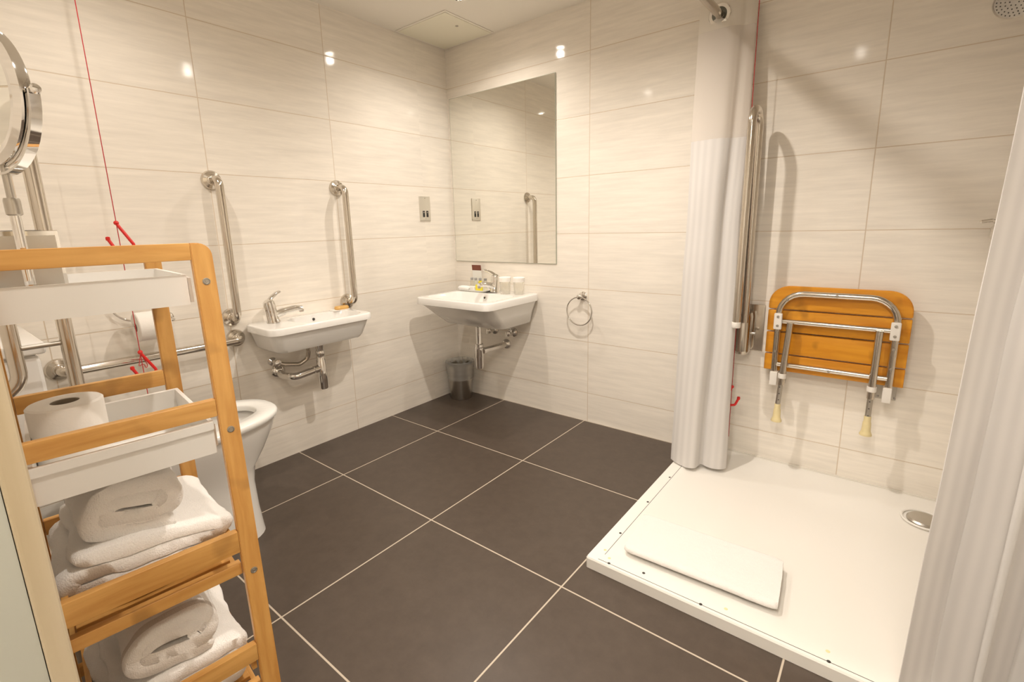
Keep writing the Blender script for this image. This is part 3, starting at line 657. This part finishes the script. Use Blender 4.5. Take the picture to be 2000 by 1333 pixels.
# folded mat on the tray
def ribbon_fold(path, th, depth_vec, nd, seed, amp=0.004, fall=0.0, round_end=0.5, res=0.006):
    """thick cloth following a 2-D path (s,t) -> extruded along depth; returns MB. path points are Vector 3-D already"""
    P = fillet([Vector(p) for p in path], 1.0) if False else [Vector(p) for p in path]
    # resample
    out = [P[0]]
    for a, b in zip(P, P[1:]):
        n = max(1, int((b-a).length/res))
        for k in range(1, n+1): out.append(a+(b-a)*k/n)
    P = out; n = len(P); D = Vector(depth_vec); dn = D.normalized()
    ringL = []
    prof = []
    left, right = [], []
    for i in range(n):
        t_ = (P[min(i+1, n-1)]-P[max(i-1, 0)]).normalized(); nn = t_.cross(dn).normalized()
        left.append(P[i]+nn*th/2); right.append(P[i]-nn*th/2)
    t0 = (P[1]-P[0]).normalized(); t1 = (P[-1]-P[-2]).normalized()
    n0 = t0.cross(dn); n1 = t1.cross(dn)
    capa = [P[0]-n0*(th/2)*math.cos(a)-t0*(th/2)*math.sin(a) for a in (PI*0.2, PI*0.5, PI*0.8)]
    capb = [P[-1]+n1*(th/2)*math.cos(a)+t1*(th/2)*math.sin(a) for a in (PI*0.2, PI*0.5, PI*0.8)]
    sec = left+capb+right[::-1]+capa
    cen = sum(sec, Vector())/len(sec)
    rings = []
    mb = MB()
    def disp(p, f):
        v = p*14+Vector((seed, seed*0.7, 0)); w = p*45+Vector((0, seed, 0))
        d = Vector((noise.noise(v), noise.noise(v+Vector((7, 3, 1))), noise.noise(v+Vector((1, 9, 4)))))*amp
        return p+d+Vector((noise.noise(w), noise.noise(w+Vector((5, 5, 5))), noise.noise(w+Vector((2, 8, 2)))))*amp*0.35
    for j in range(nd+1):
        f = j/nd
        e = min(f, 1-f); k = 1-0.06*max(0, 1-e/0.06)**2
        rings.append([disp(cen+(p-cen)*k+D*f, f) for p in sec])
    # end caps built as strips so that concave sections close cleanly
    R = [mb._loop(r) for r in rings]; m_ = len(sec)
    for a, b in zip(R, R[1:]):
        for i in range(m_): mb.bm.faces.new((a[i], a[(i+1) % m_], b[(i+1) % m_], b[i]))
    L = n
    for r in (R[0], R[-1]):
        for i in range(L-1):
            mb.bm.faces.new((r[i], r[i+1], r[2*L+3-i-2], r[2*L+3-i-1]))
        mb.bm.faces.new([r[L-1], r[L], r[L+1], r[L+2], r[L+3]])
        mb.bm.faces.new([r[2*L+2], r[2*L+3], r[2*L+4], r[2*L+5], r[0]])
    return mb
def arc(c, r, a0, a1, n, U, V):
    return [Vector(c)+Vector(U)*r*math.cos(math.radians(a0+(a1-a0)*k/n))+Vector(V)*r*math.sin(math.radians(a0+(a1-a0)*k/n)) for k in range(n+1)]
# the mat: folded once, fold towards the room
mo = Vector((1.705, -0.985, zt)); ux = Vector((0.999, 0.035, 0)); uy = Vector((-0.09, 0.996, 0)); uz = Vector((0, 0, 1))
pth = [mo+uy*0.215+uz*0.020, mo+uy*0.011+uz*0.0205]+arc(mo+uy*0.009+uz*0.0135, 0.006, 90, 270, 6, -uy*-1, uz)[1:-1]+[mo+uy*0.011+uz*0.0072, mo+uy*0.212+uz*0.0072]
pth = [mo+uy*0.215+uz*0.0195]+[mo+uy*0.010+uz*0.0195]+[mo+uy*0.003+uz*0.0170, mo+uy*0.001+uz*0.0125, mo+uy*0.003+uz*0.0085]+[mo+uy*0.010+uz*0.0065, mo+uy*0.212+uz*0.0065]
mt = ribbon_fold(pth, 0.0095, ux*0.455, 40, 2.0, 0.0016).build('bath_mat', M['terry_mat'], None, sharp=80)
tag(mt, 'folded white towelling bath mat lying on the front of the shower tray', 'bath mat')

# ------------------------------------------------------------------ folding shower seat
t = thing('folding_shower_seat', 'orange slatted folding seat with steel frame raised against the back wall', 'shower seat', (2.153, 0, 0.40))
sx0, sx1 = 1.917, 2.390
zs = [(0.486, 0.556), (0.562, 0.652), (0.658, 0.747), (0.753, 0.850)]
for i, (z0, z1) in enumerate(zs):
    if i < 3: MB().box((sx0, -0.066, z0), (sx1, -0.046, z1), 0.004).build('slat', M['teak'], t)
    else:
        r = 0.075; poly = [(sx0, -0.066, z0), (sx1, -0.066, z0)]
        for k in range(9): a = math.radians(90*k/8); poly.append((sx1-r+r*math.cos(a), -0.066, z1-r+r*math.sin(a)))
        for k in range(9): a = math.radians(90+90*k/8); poly.append((sx0+r+r*math.cos(a), -0.066, z1-r+r*math.sin(a)))
        MB().prism(poly, (0, 0.020, 0), 0.003).build('slat', M['teak'], t)
fy = -0.080
MB().tube([(1.960, fy, 0.470), (1.960, fy, 0.822), (2.347, fy, 0.822), (2.347, fy, 0.460)], 0.0125, 16, fil=0.085).build('arch_frame', M['steel'], t)
MB().tube([(1.965, fy-0.006, 0.705), (2.345, fy-0.006, 0.705)], 0.0105, 14).build('cross_bar', M['steel'], t)
MB().tube([(1.962, fy, 0.519), (2.345, fy, 0.519)], 0.0105, 14).build('cross_bar', M['steel'], t)
for lx0, lx1, zb in ((2.008, 1.990, 0.352), (2.299, 2.297, 0.368)):
    lg = MB().tube([(lx0, fy-0.024, 0.705), (lx0+(lx1-lx0)*0.75, fy-0.030, 0.44)], 0.0125, 16).build('leg', M['steel'], t)
    MB().tube([(lx0+(lx1-lx0)*0.75, fy-0.030, 0.45), (lx1, fy-0.032, zb)], 0.0098, 14).build('telescopic_tube', M['dull'], lg)
    MB().lathe([(0.0148, -0.010), (0.0155, -0.008), (0.0155, 0.008), (0.0148, 0.010)], (lx0+(lx1-lx0)*0.66, fy-0.0287, 0.478), (0, 0, 1)).build('collar', M['plastic'], lg, label='white plastic collar')
    MB().lathe([(0.0105, 0.0), (0.0115, -0.002), (0.0115, -0.022), (0.0135, -0.026), (0.0150, -0.060), (0.0175, -0.066), (0.0205, -0.074), (0.0205, -0.078), (0.0005, -0.078)], (lx1, fy-0.032, zb+0.002), (0, 0, 1), 24).build('rubber_foot', M['aged'] if lx0 > 2.1 else M['aged'], lg, label='yellowed rubber foot')
    for k in range(3): MB().lathe([(0.0022, 0), (0.0022, 0.0012)], (lx0+(lx1-lx0)*0.85, fy-0.0405, 0.43-0.028*k), (0, -1, 0), 10).build('adjustment_hole', M['hole'], lg)
for hx in (1.962, 2.345):
    MB().box((hx-0.015, fy-0.028, 0.672), (hx+0.015, fy-0.0135, 0.740), 0.005).build('clamp', M['plastic'], t, label='white plastic clamp')
    for zz in (0.688, 0.726): MB().lathe([(0.0055, 0), (0.0045, 0.003), (0.0005, 0.0032)], (hx, fy-0.0278, zz), (0, -1, 0), 16).build('screw', M['dull'], t)
    MB().box((hx-0.014, fy-0.020, 0.428), (hx+0.014, fy+0.018, 0.486), 0.003).build('hinge_cover', M['plastic'], t, label='white plastic hinge cover')
    s = 1 if hx > 2.1 else -1
    MB().box((min(hx-s*0.034, hx+s*0.030), -0.007, 0.415), (max(hx-s*0.034, hx+s*0.030), -0.0006, 0.490), 0.002).build('wall_plate', M['dull'], t)
    MB().box((hx-0.006, fy+0.010, 0.430), (hx+0.006, -0.006, 0.470), 0.002).build('hinge_arm', M['dull'], t)
    for dx in (-0.026, 0.026): MB().lathe([(0.005, 0), (0.004, 0.003), (0.0005, 0.003)], (hx+dx, -0.0068, 0.425), (0, -1, 0), 14).build('screw', M['chrome'], t)
for px_, pz_, dr in ((2.155, 0.822, 0), (2.155, 0.519, 0), (1.988, 0.797, 0), (2.322, 0.797, 0), (1.960, 0.655, 1), (2.347, 0.635, 1), (1.960, 0.575, 1), (2.347, 0.560, 1)):
    MB().lathe([(0.0058, 0), (0.0045, 0.0022), (0.0005, 0.0024)], (px_, fy-0.0118, pz_), (0, -1, 0), 14).build('screw', M['dull'], t)

# ------------------------------------------------------------------ shower curtain rail and curtains
RODX, RODZ, RODY = 1.662, 1.930, -1.035
t = thing('curtain_rail', 'L-shaped chrome shower curtain rail near the ceiling', 'curtain rail', (RODX, 0, RODZ))
MB().tube([(RODX, -0.003, RODZ), (RODX, RODY, RODZ), (RX-0.003, RODY, RODZ)], 0.0165, 18, fil=0.10).build('rod', M['steel'], t)
MB().lathe([(0.034, 0.0006), (0.034, 0.006), (0.022, 0.012), (0.0168, 0.022)], (RODX, 0, RODZ), (0, -1, 0)).build('wall_flange', M['chrome'], t)
MB().lathe([(0.034, 0.0006), (0.034, 0.006), (0.022, 0.012), (0.0168, 0.022)], (RX, RODY, RODZ), (-1, 0, 0)).build('wall_flange', M['chrome'], t)

def catmull(P, per=8):
    out = []
    for i in range(len(P)-1):
        p0 = P[max(i-1, 0)]; p1 = P[i]; p2 = P[i+1]; p3 = P[min(i+2, len(P)-1)]
        for k in range(per):
            t_ = k/per
            out.append(tuple(0.5*((2*b)+(-a+c)*t_+(2*a-5*b+4*c-d)*t_*t_+(-a+3*b-3*c+d)*t_**3) for a, b, c, d in zip(p0, p1, p2, p3)))
    out.append(P[-1]); return out
def drape(top, bot, z0, z1, nz, zt_all, zb_all, th=0.0016, ease=1.0, wob=0.003, seed=0, cutz=None):
    """sheet between two plan curves (same count); z0..z1 the slab to build out of the whole zb_all..zt_all"""
    mb = MB(); bm = mb.bm; uvl = bm.loops.layers.uv.new('UVMap')
    arcl = [0.0]
    for a, b in zip(bot, bot[1:]): arcl.append(arcl[-1]+math.hypot(b[0]-a[0], b[1]-a[1]))
    rows = []
    for j in range(nz+1):
        z = z1+(z0-z1)*j/nz; f = ((zt_all-z)/(zt_all-zb_all)); g = f**ease
        row = []
        for i, (a, b) in enumerate(zip(top, bot)):
            x = a[0]+(b[0]-a[0])*g; y = a[1]+(b[1]-a[1])*g
            w = wob*noise.noise(Vector((arcl[i]*7, z*2.2, seed)))*min(1, f*4)
            w2 = wob*0.6*noise.noise(Vector((arcl[i]*14, z*5, seed+9)))*min(1, f*4)
            hz = 0.004*math.sin(arcl[i]*23+seed) if z < zb_all+0.0005 else 0
            row.append(Vector((x+w, y+w2, z+abs(hz))))
        rows.append(row)
    nrm = []
    for row in rows:
        nr = []
        for i in range(len(row)):
            tv = row[min(i+1, len(row)-1)]-row[max(i-1, 0)]; nr.append(Vector((tv.y, -tv.x, 0)).normalized()*th/2)
        nrm.append(nr)
    V = [[[bm.verts.new(p+q*s) for p, q in zip(r, n_)] for r, n_ in zip(rows, nrm)] for s in (1, -1)]
    def quad(vs, us):
        f = bm.faces.new(vs)
        for l, u in zip(f.loops, us): l[uvl].uv = (u, l.vert.co.z)
    n = len(top)
    for s in (0, 1):
        for j in range(nz):
            for i in range(n-1):
                quad((V[s][j][i], V[s][j][i+1], V[s][j+1][i+1], V[s][j+1][i]), (arcl[i], arcl[i+1], arcl[i+1], arcl[i]))
    for j in range(nz):
        for i in (0, n-1): quad((V[0][j][i], V[0][j+1][i], V[1][j+1][i], V[1][j][i]), (arcl[i],)*4)
    for i in range(n-1):
        for j in (0, nz): quad((V[0][j][i], V[0][j][i+1], V[1][j][i+1], V[1][j][i]), (arcl[i], arcl[i+1], arcl[i+1], arcl[i]))
    return mb
# left curtain: gathered against the back wall, leading panel facing the room
ctop = [(1.580, -0.100), (1.620, -0.106), (1.662, -0.108), (1.710, -0.104), (1.736, -0.092), (1.752, -0.078), (1.776, -0.074), (1.790, -0.062), (1.770, -0.052), (1.700, -0.056), (1.630, -0.058), (1.592, -0.048), (1.600, -0.034), (1.662, -0.030), (1.740, -0.028)]
cbot = [(1.600, -0.262), (1.632, -0.286), (1.672, -0.298), (1.712, -0.292), (1.722, -0.262), (1.728, -0.236), (1.764, -0.244), (1.808, -0.236), (1.826, -0.200), (1.790, -0.165), (1.700, -0.170), (1.630, -0.170), (1.608, -0.130), (1.650, -0.100), (1.760, -0.095)]
ct, cb = catmull(ctop), catmull(cbot)
ZT, ZB = 1.985, 0.044
t = thing('shower_curtain', 'white shower curtain gathered against the back wall left of the seat', 'curtain', (1.69, -0.15, ZB))
drape(ct, cb, ZB, 1.452, 40, ZT, ZB, seed=1, wob=0.006).build('fabric_panel', M['fabric'], t, sharp=70)
drape(ct, cb, 1.4521, 1.878, 16, ZT, ZB, seed=1, wob=0.006).build('sheer_panel', M['sheer'], t, sharp=70, label='see-through upper band')
drape(ct, cb, 1.8781, ZT, 6, ZT, ZB, seed=1, wob=0.006).build('header', M['fabric_plain'], t, sharp=70)
for yy in (-0.1125, -0.064, -0.033):
    ey = MB().lathe([(0.029, -0.004), (0.040, -0.003), (0.043, 0.0), (0.040, 0.003), (0.029, 0.004)], (RODX, yy, RODZ), (0, 1, 0.0), 40, closed=True).build('eyelet', M['chrome'], t, label='chrome eyelet ring')
    MB().lathe([(0.0175, -0.0025), (0.0288, -0.0025), (0.0288, 0.0025), (0.0175, 0.0025)], (RODX, yy, RODZ), (0, 1, 0.0), 40, closed=True).build('eyelet_hole_shade', M['hole_shade'], ey)  # dark annulus in place of an open hole, its shade painted in
# right curtain along the front edge of the tray
def pleats(x0, x1, y, amp, period, n, ph=0.0, lean=0.0):
    out = []
    for k in range(n+1):
        f = k/n; x = x0+(x1-x0)*f
        a = 2*PI*(x-x0)/period+ph
        out.append((x+0.018*math.sin(2*a), y+amp*math.sin(a)))
    return out
pt = pleats(2.500, 2.93, RODY, 0.040, 0.1004, 160, -0.7)
pb = pleats(2.438, 2.93, RODY-0.006, 0.052, 0.1156, 160, -0.7)
t = thing('shower_curtain', 'white pleated shower curtain hanging at the right front of the shower tray', 'curtain', (2.7, RODY, ZB))
drape(pt, pb, ZB, 1.452, 40, ZT, ZB, seed=5, wob=0.008, ease=0.8).build('fabric_panel', M['fabric'], t, sharp=70)
drape(pt, pb, 1.4521, 1.878, 12, ZT, ZB, seed=5, wob=0.008, ease=0.8).build('sheer_panel', M['sheer'], t, sharp=70)
drape(pt, pb, 1.8781, ZT, 6, ZT, ZB, seed=5, wob=0.008, ease=0.8).build('header', M['fabric_plain'], t, sharp=70)

# ------------------------------------------------------------------ shower fittings on the back wall
t = thing('shower_mixer', 'chrome shower riser rail and valve on the back wall by the right curtain', 'shower', (2.64, 0, 1.10))
MB().tube([(2.655, -0.055, 1.18), (2.655, -0.055, 1.90)], 0.010, 14).build('riser_rail', M['chrome'], t)
for zz in (1.19, 1.88): MB().lathe([(0.02, 0.0006), (0.018, 0.01), (0.012, 0.014), (0.012, 0.055)], (2.655, 0, zz), (0, -1, 0)).build('rail_bracket', M['chrome'], t)
MB().tube([(2.60, -0.055, 1.06), (2.86, -0.055, 1.06)], 0.023, 20).build('valve_body', M['chrome'], t)
MB().lathe([(0.026, 0), (0.028, 0.01), (0.026, 0.04), (0.018, 0.046), (0.0005, 0.047)], (2.60, -0.055, 1.06), (-1, 0, 0)).build('knob', M['chrome'], t)
MB().tube([(2.575, -0.055, 1.088), (2.552, -0.070, 1.100), (2.524, -0.085, 1.096)], 0.006, 10, fil=0.01).build('lever', M['chrome'], t)
for xx in (2.66, 2.80): MB().lathe([(0.03, 0.0006), (0.028, 0.01), (0.014, 0.014), (0.014, 0.04)], (xx, 0, 1.06), (0, -1, 0)).build('wall_union', M['chrome'], t)
MB().tube([(2.73, -0.06, 1.08), (2.75, -0.10, 0.70), (2.80, -0.12, 0.60), (2.84, -0.10, 0.75), (2.74, -0.09, 1.45), (2.66, -0.085, 1.68)], 0.007, 12, fil=0.1).build('hose', M['steel'], t)
t = thing('hand_shower', 'round dotted chrome hand shower head at the top right of the back wall', 'hand shower', (2.50, -0.15, 1.72))
ax = Vector((-0.25, -0.75, -0.62)).normalized(); hc = Vector((2.512, -0.150, 1.735))
MB().lathe([(0.0005, -0.030), (0.020, -0.028), (0.044, -0.014), (0.050, -0.004), (0.050, 0.002), (0.046, 0.004)], hc, ax, 40).build('head', M['brushed'], t)
MB().lathe([(0.045, 0.0042), (0.044, 0.006), (0.0005, 0.0065)], hc, ax, 40).build('spray_face', M['dull'], t)
u = ax.orthogonal().normalized(); w = ax.cross(u)
m = MB()
for rr_, nn in ((0.010, 6), (0.020, 12), (0.030, 18), (0.039, 24)):
    for k in range(nn):
        a = 2*PI*k/nn; m.lathe([(0.0017, 0), (0.0012, 0.002)], hc+ax*0.0062+(u*math.cos(a)+w*math.sin(a))*rr_, ax, 6)
m.build('nozzles', M['dark'], t)
MB().tube([hc-ax*0.02, hc-ax*0.015+Vector((0.05, 0.025, -0.015)), (2.655, -0.085, 1.66)], 0.011, 14, fil=0.04).build('handle', M['chrome'], t)

# ------------------------------------------------------------------ bamboo rack (local frame: x towards the camera, y along the end frame)
RA = math.radians(-6.5)
rk = thing('bamboo_rack', 'bamboo ladder shelf rack with two white trays standing near the doorway', 'rack', (1.36392, -1.98073, 0), RA)
def L(mb, name, mat, **k): return mb.build(name, mat, k.pop('parent', rk), world=False, **k)
YR, YL = 0.0, -0.318
def uf(z): return 0.052*(1-z/1.08)
def leg_poly(y0, y1, side, zt_, r=0.022):
    p = [(0, y0, 0), (0, y1, 0)]
    if side > 0:
        p += [(0, y1, zt_-r)]+[(0, y1-r+r*math.cos(a), zt_-r+r*math.sin(a)) for a in [math.radians(15*k) for k in range(1, 7)]]+[(0, y0, zt_)]
    else:
        p += [(0, y1, zt_)]+[(0, y0+r+r*math.cos(a), zt_-r+r*math.sin(a)) for a in [math.radians(90+15*k) for k in range(0, 7)]]
    return p
for y0, y1, s in ((YR-0.032, YR, 1), (YL, YL+0.032, -1)):
    m = MB().prism(leg_poly(y0, y1, s, 1.107), (-0.016, 0, 0), 0.0015)
    for v in m.bm.verts: v.co.x += uf(v.co.z)
    L(m, 'leg', M['bamboo_z'])
for y0, y1, s in ((YR-0.056, YR-0.026, 1), (YL-0.006, YL+0.024, -1)):
    m = MB().prism(leg_poly(y0, y1, s, 1.098), (-0.016, 0, 0), 0.0015)
    for v in m.bm.verts: v.co.x += -0.300
    L(m, 'leg', M['bamboo_z'])
L(MB().box((-0.0155, YL+0.0325, 1.078), (-0.0005, YR-0.0325, 1.107), 0.0015), 'top_rail', M['bamboo_y'])
L(MB().box((-0.3155, YL+0.0245, 1.068), (-0.3005, YR-0.0565, 1.098), 0.0015), 'top_rail', M['bamboo_y'])
for z0, z1 in ((0.795, 0.827), (0.520, 0.564), (0.283, 0.320)):
    u0 = uf((z0+z1)/2)
    L(MB().box((u0-0.015, YL+0.0325, z0), (u0-0.0005, YR-0.0325, z1), 0.0015), 'front_rail', M['bamboo_y'])
for z0, z1 in ((0.792, 0.826), (0.535, 0.566), (0.283, 0.318)):
    L(MB().box((-0.3145, YL+0.0245, z0), (-0.3000, YR-0.0565, z1), 0.0015), 'back_rail', M['bamboo_y'])
for zc in (0.470, 0.205):
    u0 = uf(zc)
    sh = L(MB().box((u0-0.030, YL+0.0325, zc-0.002), (u0-0.014, YR-0.0325, zc+0.022), 0.0015), 'shelf', M['bamboo_y'])
    L(MB().box((-0.299, YL+0.0245, zc-0.002), (-0.284, YR-0.0565, zc+0.022), 0.0015), 'shelf_rail', M['bamboo_y'], parent=sh)
    ns = 6
    for k in range(ns):
        a = -0.280+(u0-0.034+0.280)*k/ns; b = a+(u0-0.034+0.280)/ns-0.012
        L(MB().box((a, YL+0.044, zc+0.008), (b, YR-0.044, zc+0.017), 0.0012), 'slat', M['bamboo_y'], parent=sh)
    for y_ in (YL+0.0345, YR-0.0435):
        L(MB().box((-0.285, y_, zc-0.004), (u0-0.031, y_+0.009, zc+0.0075), 0.001), 'shelf_side', M['bamboo_x'], parent=sh)
        L(MB().box((-0.2995, y_, zc+0.052), (u0-0.016, y_+0.009, zc+0.075), 0.001), 'side_rail', M['bamboo_x'])
for zz in (1.040, 0.765, 0.474, 0.21):
    for yy in (YR-0.016, YL+0.016):
        u0 = uf(zz)
        L(MB().lathe([(0.0062, -0.001), (0.0062, 0.0012), (0.0048, 0.0016), (0.0042, 0.0004), (0.0022, 0.0004), (0.0018, 0.0010), (0.0005, 0.0010)], (u0+0.0002, yy, zz), (1, 0, 0), 20), 'screw', M['dull'])
def bin_tray(name, u0, u1, y0, y1, z0, z1, lip=0.0, w=0.006):
    c = ((u0+u1)/2, (y0+y1)/2); h = ((u1-u0)/2, (y1-y0)/2)
    rings = [rrect(c[0], c[1], h[0], h[1], 0.003, z0, 2), rrect(c[0], c[1], h[0], h[1], 0.003, z1-(0.015 if lip else 0.001), 2)]
    if lip: rings += [rrect(c[0], c[1], h[0]+lip, h[1]+lip*0.2, 0.003, z1-0.0145, 2), rrect(c[0], c[1], h[0]+lip, h[1]+lip*0.2, 0.003, z1, 2)]
    else: rings += [rrect(c[0], c[1], h[0], h[1], 0.003, z1, 2)]
    rings += [rrect(c[0], c[1], h[0]-w, h[1]-w, 0.003, z1, 2), rrect(c[0], c[1], h[0]-w, h[1]-w, 0.003, z0+w, 2)]
    return L(MB().loft(rings), name, M['lacquer'], label='white lacquered tray')
bin_tray('tray', -0.275, -0.0175, YL+0.034, YR-0.040, 1.000, 1.053)
bin_tray('tray', -0.270, uf(0.76)-0.0165+0.011, YL+0.034, YR-0.041, 0.726, 0.787, lip=0.004)
for zz, a, b in ((1.025, -0.275, -0.018), (0.750, -0.27, -0.01)):
    for y0, y1 in ((YR-0.0385, YR-0.0325),):
        L(MB().box((b-0.035, y0, zz-0.022), (b-0.008, y1, zz+0.022), 0.001), 'tray_bracket', M['lacquer'])

RM = Matrix.Translation((1.36392, -1.98073, 0)) @ Matrix.Rotation(RA, 4, 'Z')
def rp(x, y, z): return RM @ Vector((x, y, z))
RU = (RM.to_3x3() @ Vector((1, 0, 0))); RV = (RM.to_3x3() @ Vector((0, 1, 0)))
# toilet roll in the middle tray
roll_parts('toilet_roll', 'white toilet roll standing in the middle tray of the bamboo rack', tuple(rp(-0.160, -0.226, 0.7325)), (0, 0, 1), 0.053, 0.0205, 0.104)
# chrome tissue box
t = thing('tissue_box', 'square mirror-chrome tissue box in the top tray of the bamboo rack', 'box', tuple(rp(-0.2, -0.23, 1.0065)), RA)
MB().box((-0.058, -0.045, 0), (0.058, 0.045, 0.128), 0.002).build('casing', M['chrome'], t, world=False)
MB().box((0.0585, -0.040, 0.006), (0.0592, 0.040, 0.120), 0.0002).build('front_panel', M['brushed'], t, world=False)
MB().lathe([(0.0005, 0), (0.026, 0.0), (0.026, 0.0012), (0.0005, 0.0014)], (0, 0, 0.128)).build('slot', M['dark'], t, world=False)
t.location = rp(-0.205, -0.2335, 1.0065); XF[t.name] = Matrix.Translation(t.location) @ Matrix.Rotation(RA, 4, 'Z')
# magnifying mirror
mb_ = rp(-0.088, -0.236, 1.0065)
t = thing('vanity_mirror', 'round chrome magnifying mirror on a stand in the rack top tray', 'mirror', tuple(mb_), RA)
MB().lathe([(0.045, 0.0), (0.045, 0.020), (0.040, 0.030), (0.022, 0.040), (0.010, 0.044), (0.0005, 0.0445)], (0, 0, 0), seg=40).build('base', M['chrome'], t, world=False)
MB().lathe([(0.0068, 0.04), (0.0068, 0.165), (0.0005, 0.1652)], (0, 0, 0), seg=20).build('stem', M['chrome'], t, world=False)
MB().lathe([(0.0070, 0.150), (0.0098, 0.152), (0.0100, 0.172), (0.0090, 0.176), (0.0050, 0.1765), (0.0048, 0.22)], (0, 0, 0), seg=24).build('collar', M['brushed'], t, world=False)
MC = Vector((0.0, 0.0, 0.318)); MR = 0.099
nrm = Vector((0.42, -0.90, 0.02)).normalized()
side = nrm.cross(Vector((0, 0, 1))).normalized()
hd = MB().lathe([(0.0005, -0.016), (0.060, -0.0155), (0.084, -0.012), (MR-0.002, -0.004), (MR, 0.002), (MR-0.002, 0.010), (MR-0.010, 0.0155), (MR-0.018, 0.0145), (MR-0.022, 0.010)], MC, nrm, 64).build('mirror_head', M['chrome'], t, world=False)
MB().lathe([(MR-0.0215, 0.0102), (MR-0.0215, 0.0112), (0.0005, 0.0112)], MC, nrm, 64).build('mirror_glass', M['silver'], hd, world=False)
vv = Vector((0, 0, 1))
fk = []
FR = MR+0.008
for k in range(25):
    a = math.radians(180+180*k/24); fk.append((a, MC+side*FR*math.cos(a)+vv*FR*math.sin(a)))
rings = []
for a, p in fk:
    rad = (side*math.cos(a)+vv*math.sin(a))
    rings.append([p+nrm*sx*0.0065+rad*sr*0.0018 for sx, sr in ((-1, -1), (1, -1), (1, 1), (-1, 1))])
MB().loft(rings).build('fork', M['chrome'], t, world=False)
for s in (-1, 1):
    MB().lathe([(0.0035, -0.006), (0.0035, 0.002), (0.0065, 0.003), (0.0070, 0.006), (0.0052, 0.009), (0.0005, 0.0105)], MC+side*s*FR, side*s, 20).build('pivot_knob', M['chrome'], t, world=False)

# ------------------------------------------------------------------ folded towels on the rack (profile plane y-z, extruded towards the back)
def towel_loc(o, label, group='folded white towels on the bamboo rack'):
    o.matrix_world = RM; XF[o.name] = RM.copy(); tag(o, label, 'towel', group)
def fold_profile(kind, y0, y1, z0, z1, th, x):
    """layered fold in the y-z plane"""
    P = []
    if kind == 'spiral':
        cy = (y0+y1)/2; cz = (z0+z1)/2; hy = (y1-y0)/2-th/2; hz = (z1-z0)/2-th/2
        turns = (hz-0.5*th)/th+0.5; T = 64*turns
        for k in range(int(T)+1):
            f = k/T; a = -0.35*PI-2*PI*turns*(1-f)
            rz = th*0.25+(hz-th*0.25)*f; ry = hy-turns*(1-f)*th*0.95
            e = 0.62
            P.append(Vector((x, cy+math.copysign(abs(math.cos(a))**e, math.cos(a))*ry, cz+math.copysign(abs(math.sin(a))**0.95, math.sin(a))*rz)))
    else:
        n = max(2, int(round((z1-z0)/(th*1.06)))); step = (z1-z0-th)/(n-1)
        for k in range(n):
            z = z0+th/2+step*k
            a, b = (y0+th*0.7, y1-th*0.7)
            jit = 0.012*math.sin(k*2.3+1)
            if k == 0: jit = 0.0
            row = [a+0.0+jit*0.3, b-0.0+jit*0.5]
            if k % 2: row = row[::-1]
            if P:
                # half-round turn
                yv = row[0]; sgn = 1 if (k % 2) else -1
                for q in range(1, 8):
                    aa = -PI/2+PI*q/8; P.append(Vector((x, yv+sgn*math.cos(aa)*step*0.62, z-step/2+math.sin(aa)*step/2)))
            ns = 10
            for q in range(ns+1):
                f = q/ns; yy = row[0]+(row[1]-row[0])*f
                P.append(Vector((x, yy, z-0.004*math.sin(f*PI)*(1 if k == 0 else -1)*(0 if k == 0 else 1))))
    # drop doubles
    out = [P[0]]
    for p in P[1:]:
        if (p-out[-1]).length > 0.0015: out.append(p)
    return out
def sag(mb, fn):
    for v in mb.bm.verts: v.co = fn(v.co)
    return mb
def mk_towel(kind, y0, y1, z0, z1, x0, x1, th, seed, label, amp=0.007, fn=None, mat='terry'):
    mb = ribbon_fold(fold_profile(kind, y0, y1, z0, z1, th, x0), th*(1.06 if kind == 'spiral' else 0.92), (x1-x0, 0, 0), 34, seed, amp, res=0.007)
    if fn: sag(mb, fn)
    for v in mb.bm.verts:                       # soft dents and swells in the pile
        w = Vector((v.co.x*7, v.co.y*9, v.co.z*11+seed)); v.co.y += 0.010*noise.noise(w); v.co.z += 0.007*noise.noise(w+Vector((3, 1, 5))); v.co.x += 0.009*noise.noise(w+Vector((8, 2, 2)))
    zmin = min(v.co.z for v in mb.bm.verts)
    for v in mb.bm.verts: v.co.z += z0-zmin
    o = mb.build('folded_towel', M[mat], None, sharp=85)
    towel_loc(o, label)
    return o
def f_low(c):
    f = (c.y+0.26)/0.21
    return Vector((c.x, c.y, 0.489+(c.z-0.489)*(1.0-0.28*max(0, f-0.35))))
mk_towel('serp', -0.274, -0.047, 0.489, 0.600, -0.025, -0.265, 0.027, 3.1, 'large folded white towel underneath the rolled one on the third shelf', fn=f_low)
def f_up(c):
    f = (c.y+0.246)/0.18; d = (c.x+0.05)/-0.2
    return Vector((c.x, c.y+0.0*d, c.z-0.026*max(0, f-0.3)+0.006*math.sin(f*PI)))
mk_towel('spiral', -0.256, -0.072, 0.586, 0.706, -0.042, -0.250, 0.026, 5.7, 'rolled-over white towel on top of the stack on the third shelf', fn=f_up)
mk_towel('serp', -0.262, -0.046, 0.2225, 0.318, -0.005, -0.262, 0.024, 8.3, 'wide folded white towel at the bottom of the lowest shelf stack', fn=None)
to = mk_towel('spiral', -0.236, -0.056, 0.312, 0.420, -0.020, -0.250, 0.022, 11.9, 'folded white towel with a woven band on top of the lowest shelf stack', fn=None, mat='terry_banded')
